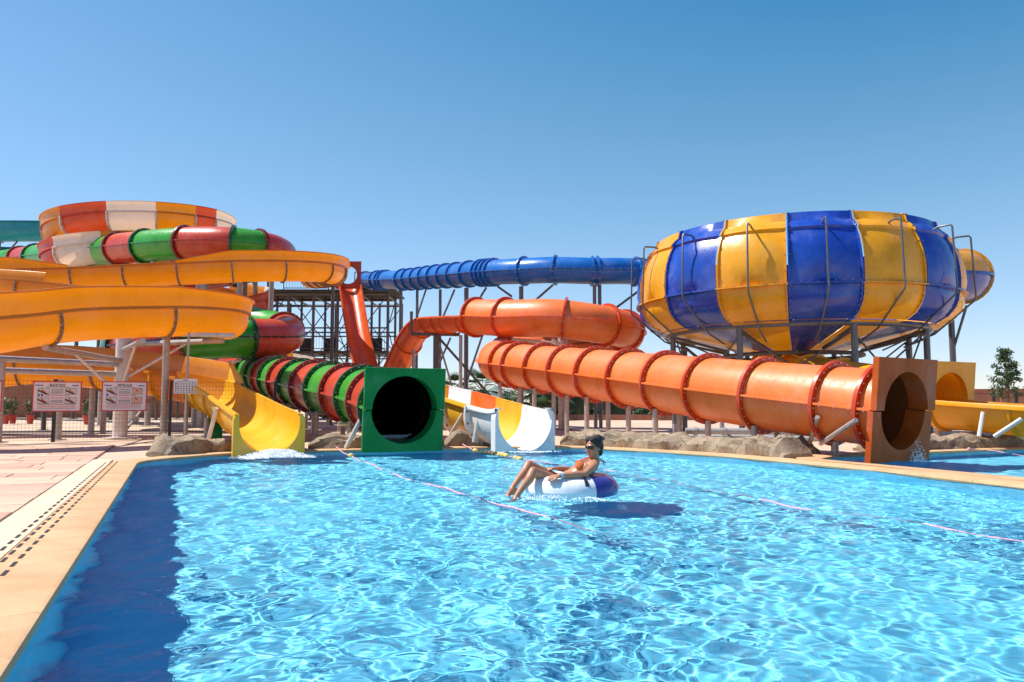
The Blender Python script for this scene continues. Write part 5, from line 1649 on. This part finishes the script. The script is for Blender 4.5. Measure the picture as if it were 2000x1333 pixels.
# hair: gathered to a loose knot, with a fringe line above the forehead
Hh = Blob()
hell(Hh, (-0.026, 0, 0.040), (0.088, 0.079, 0.082)); hell(Hh, (-0.058, 0, 0.000), (0.062, 0.072, 0.080))
hell(Hh, (0.028, 0.035, 0.084), (0.050, 0.038, 0.030)); hell(Hh, (0.028, -0.035, 0.084), (0.050, 0.038, 0.030))
hell(Hh, (-0.070, 0, 0.092), (0.045, 0.042, 0.038)); hell(Hh, (-0.100, 0.01, 0.060), (0.035, 0.035, 0.035))
hell(Hh, (-0.085, 0, -0.060), (0.030, 0.040, 0.040))
for s_ in (-1, 1):
    Hh.limb([hp(0.030, 0.066 * s_, 0.060), hp(0.008, 0.076 * s_, 0.020), hp(-0.02, 0.078 * s_, -0.015)], [0.018, 0.014, 0.008], 8)
rs = np.random.default_rng(4)
for k in range(34):
    a = rs.random() * 6.28
    p0 = Vector((-0.085 + 0.03 * math.cos(a), 0.03 * math.sin(a), 0.07 + 0.02 * rs.random()))
    p1 = p0 + Vector((-0.035 * rs.random() - 0.01, 0.04 * (rs.random() - 0.5), 0.05 * (rs.random() - 0.4)))
    Hh.limb([hp(*p0), hp(*p1)], [0.008, 0.005], 6)
for k in range(4):
    Hh.limb([hp(-0.075, 0.02 * (k - 1.5), -0.06), hp(-0.085, 0.022 * (k - 1.5), -0.10 - 0.008 * k)], [0.010, 0.005], 6)
fuse(Hh, 'hair', M['hair'], person, 0.0055, 2)
# sunglasses
sg = MB()
for s_ in (-1, 1):
    rows = []
    for i in range(7):
        f = i / 6; x = s_ * (0.008 + 0.052 * f); d = 0.096 - 0.030 * f ** 1.8
        hgt = 0.019 * (1 - 0.35 * abs(2 * f - 0.8) ** 2)
        rows.append([hp(d, x, 0.006 + hgt), hp(d + 0.006, x, 0.006), hp(d, x, 0.006 - hgt), hp(d - 0.006, x, 0.006 - hgt), hp(d - 0.006, x, 0.006 + hgt)])
    sg.grid(rows, True)
gl = sg.build('sunglasses', M['lens'], person)
fr = MB()
fr.tube([hp(0.100, -0.012, 0.010), hp(0.103, 0, 0.012), hp(0.100, 0.012, 0.010)], 0.004, 6)
for s_ in (-1, 1): fr.tube([hp(0.068, 0.060 * s_, 0.012), hp(0.03, 0.074 * s_, 0.012), hp(-0.012, 0.080 * s_, 0.004)], 0.0042, 6)
fr.build('glasses_frame', M['swim_black'], gl)
lp = Blob(); hell(lp, (0.084, 0, -0.058), (0.008, 0.020, 0.005), 8); hell(lp, (0.082, 0, -0.068), (0.008, 0.017, 0.006), 8)
lp.build('mouth', M['lips'], person)
# swimwear
bk = Blob()
bk.ell((0.737, 8.333, 0.272), (0.058, 0.063, 0.061)); bk.ell((0.743, 8.487, 0.280), (0.058, 0.063, 0.061))
tp_ = bk.build('bikini_top', M['bikini'], person)
st = MB()
for y, y2 in ((8.325, 8.37), (8.495, 8.45)):
    st.tube([(0.735, y, 0.330), (0.80, (y + y2) / 2, 0.358), (0.872, y2, 0.377), (0.935, 8.41 + (y2 - 8.41) * 0.7, 0.362), (0.956, 8.41, 0.345)], 0.006, 6)
st.tube([(0.956, 8.41, 0.345), (0.985, 8.385, 0.325), (0.995, 8.375, 0.285)], 0.006, 6); st.tube([(0.956, 8.41, 0.345), (0.990, 8.40, 0.330), (1.015, 8.385, 0.312)], 0.006, 6)
st.build('strap', M['bikini_red'], tp_)
bt = Blob(); bt.ell((0.497, 8.42, 0.082), (0.112, 0.178, 0.112), tilt); bt.ell((0.46, 8.345, 0.09), (0.090, 0.094, 0.08)); bt.ell((0.46, 8.495, 0.10), (0.090, 0.094, 0.08))
fuse(bt, 'swim_shorts', M['swim_black'], person, 0.008, 3)
dv = (wr_n - el_n).normalized()
MB().tube([wr_n - dv * 0.035, wr_n - dv * 0.012], 0.032, 16).build('wristband', M['band'], person)

# ------------------------------------------------------------------ ropes with floats
M['rope'] = plain('pink_rope', (0.74, 0.36, 0.44), 0.7, 0, 0.2, 60)
M['float'] = plain('yellow_float', (0.80, 0.52, 0.14), 0.5, 0, 0.15, 12)
M['float_dark'] = plain('weathered_float', (0.16, 0.11, 0.04), 0.7, 0, 0.3, 12)
def rope(label, px, floats, sag=None, head=None):
    pts = [atz(u, v, z) for u, v, z in px]
    pth = Path(pts, 10)
    root = thing('lane_rope', label, 'rope', tuple(pts[0]), 'ropes across the pools')
    mb = MB(); n = int(pth.L / 0.05); L_ = []
    for i in range(n + 1):
        p = pth.pos(pth.L * i / n).copy()
        if i > 12: p.z += 0.009 * math.sin(i * 0.171) + 0.004 * math.sin(i * 0.53) + float(waves(np.array([p.x]), np.array([p.y]))[0]) * 0.3 - (0.014 if i > 60 else 0.004)
        L_.append(p)
    mb.tube(L_, 0.009, 6)
    # second strand laid round the first
    mb.tube([p + Vector((0.008 * math.cos(i * 1.3), 0, 0.008 * math.sin(i * 1.3))) for i, p in enumerate(L_)], 0.005, 4)
    mb.build('rope', M['rope'], root)
    MB().tube([pts[0] + Vector((0, 0, 0.05)), pts[0] + Vector((0, 0, -0.06))], 0.02, 8).build('anchor', M['steel_dark'], root)
    k_ = Blob(); k_.ell(pts[0], (0.035, 0.035, 0.03), None, 6); k_.build('knot', M['rope'], root)
    for (u, v, dark) in floats:
        p = atz(u, v, 0.02)
        q = min(range(len(L_)), key=lambda i: (L_[i] - p).length)
        a, b = L_[max(q - 1, 0)], L_[min(q + 1, n)]
        t = (b - a).normalized(); c = L_[q] + Vector((0, 0, 0.004))
        MB().tube([c - t * 0.075, c - t * 0.055, c + t * 0.055, c + t * 0.075], [0.022, 0.045, 0.045, 0.022], 12).build('float', M['float_dark'] if dark else M['float'], root)
    return root
rope('pink rope with one yellow float running from the green square mouth towards the viewer', [(652, 869.5, 0.10), (668, 882, 0.05), (686, 892, 0.02), (738, 911, 0.01), (779, 929, 0.01), (841, 945, 0.01), (883, 956, 0.01), (940, 975, 0.01), (991, 988, 0.01), (1058, 1004, 0.01), (1122, 1026, 0.0), (1170, 1045, -0.03)], [(685, 892, 0)])
rope('pink rope with several yellow floats beside the white run-out, passing behind the woman', [(902, 867, 0.10), (918, 876, 0.05), (935, 882, 0.02), (965, 887, 0.01), (1003, 893, 0.01), (1080, 905, 0.01), (1200, 921, 0.005), (1300, 940, 0.005), (1450, 968, 0.0), (1560, 990, 0.005), (1700, 1008, 0.0), (1760, 1016, 0.005), (1890, 1040, 0.005), (2010, 1056, 0.0)],
     [(933, 881, 0), (938, 882.5, 0), (948, 884, 1), (954, 885, 1), (961, 886, 1), (969, 888, 0), (975, 889, 0), (982, 890, 0), (1000, 893, 0), (1006, 894, 0)])
rope('pink rope across the right-hand pool at the edge of the photo', [(1893, 877, 0.07), (1930, 880, 0.03), (1965, 885, 0.01), (2010, 891, 0.01), (2120, 905, 0.01)], [])

# ------------------------------------------------------------------ splashes
M['foam'] = plain('white_foam', (0.86, 0.90, 0.92), 0.35, 0, 0.03, 40)
def splash(name, label, c, spread, n, hgt, seed, mound=None, size=0.010):
    rs = np.random.default_rng(seed)
    mb = MB()
    for k in range(n):
        d = np.abs(rs.normal(0, 1)) ; a = rs.random() * 6.283
        x = c[0] + spread[0] * rs.normal(0, 0.5); y = c[1] + spread[1] * rs.normal(0, 0.5)
        e = math.exp(-(((x - c[0]) / spread[0]) ** 2 + ((y - c[1]) / spread[1]) ** 2))
        z = 0.004 + hgt * e * rs.random() ** 2
        r = size * (0.35 + rs.random() ** 3 * 1.6)
        q = Vector((x, y, z + float(waves(np.array([x]), np.array([y]))[0])))
        mb.add([q + Vector(v) * r for v in ((1, 0, 0), (-1, 0, 0), (0, 1, 0), (0, -1, 0), (0, 0, 1), (0, 0, -1))],
               [(0, 2, 4), (2, 1, 4), (1, 3, 4), (3, 0, 4), (2, 0, 5), (1, 2, 5), (3, 1, 5), (0, 3, 5)])
    if mound:
        rows = []
        nx, ny = 46, 26
        for j in range(ny + 1):
            row = []
            for i in range(nx + 1):
                x = -1 + 2 * i / nx; y = -1 + 2 * j / ny
                d = math.sqrt(x * x + y * y)
                h = mound[2] * max(0, 1 - d) ** 1.1 * (0.55 + 0.9 * abs(mnoise.noise(Vector((x * 4.3, y * 4.3, seed)))) + 0.5 * mnoise.noise(Vector((x * 11, y * 11, seed + 3))))
                h -= 0.018 * (d > 0.85 + 0.25 * mnoise.noise(Vector((x * 3, y * 3, 8)))) + 0.006
                row.append((c[0] + mound[0] * x, c[1] + mound[1] * y, h + 0.006))
            rows.append(row)
        mb.grid(rows)
    o = mb.build(name, M['foam'], None, 60)
    return tag(o, label, 'foam', kind='stuff')
splash('splash', 'white splash at the foot of the yellow run-out', (-4.22, 13.85), (0.55, 0.34), 4600, 0.15, 1, (0.70, 0.38, 0.11), 0.0095)
splash('splash', 'little spray in the orange square mouth', (6.75, 12.85), (0.12, 0.12), 260, 0.36, 2, None, 0.010)
splash('splash', 'ring of drops round the floating ring', (0.30, 7.80), (0.34, 0.20), 420, 0.03, 3, None, 0.006)
splash('splash', 'drops in front of the floating ring', (0.80, 7.72), (0.24, 0.16), 200, 0.02, 5, None, 0.006)
splash('splash', 'ripple foam at the foot of the white run-out', (0.35, 15.2), (0.50, 0.16), 500, 0.02, 6, None, 0.010)

# things that dip into the water are lit through it too
for o in col.objects:
    if o.type == 'MESH' and o.name.split('.')[0] in ('rope', 'float', 'body', 'white_tube', 'navy_tube', 'exit_frame', 'coping_slab'):
        o.cycles.is_caustics_receiver = True
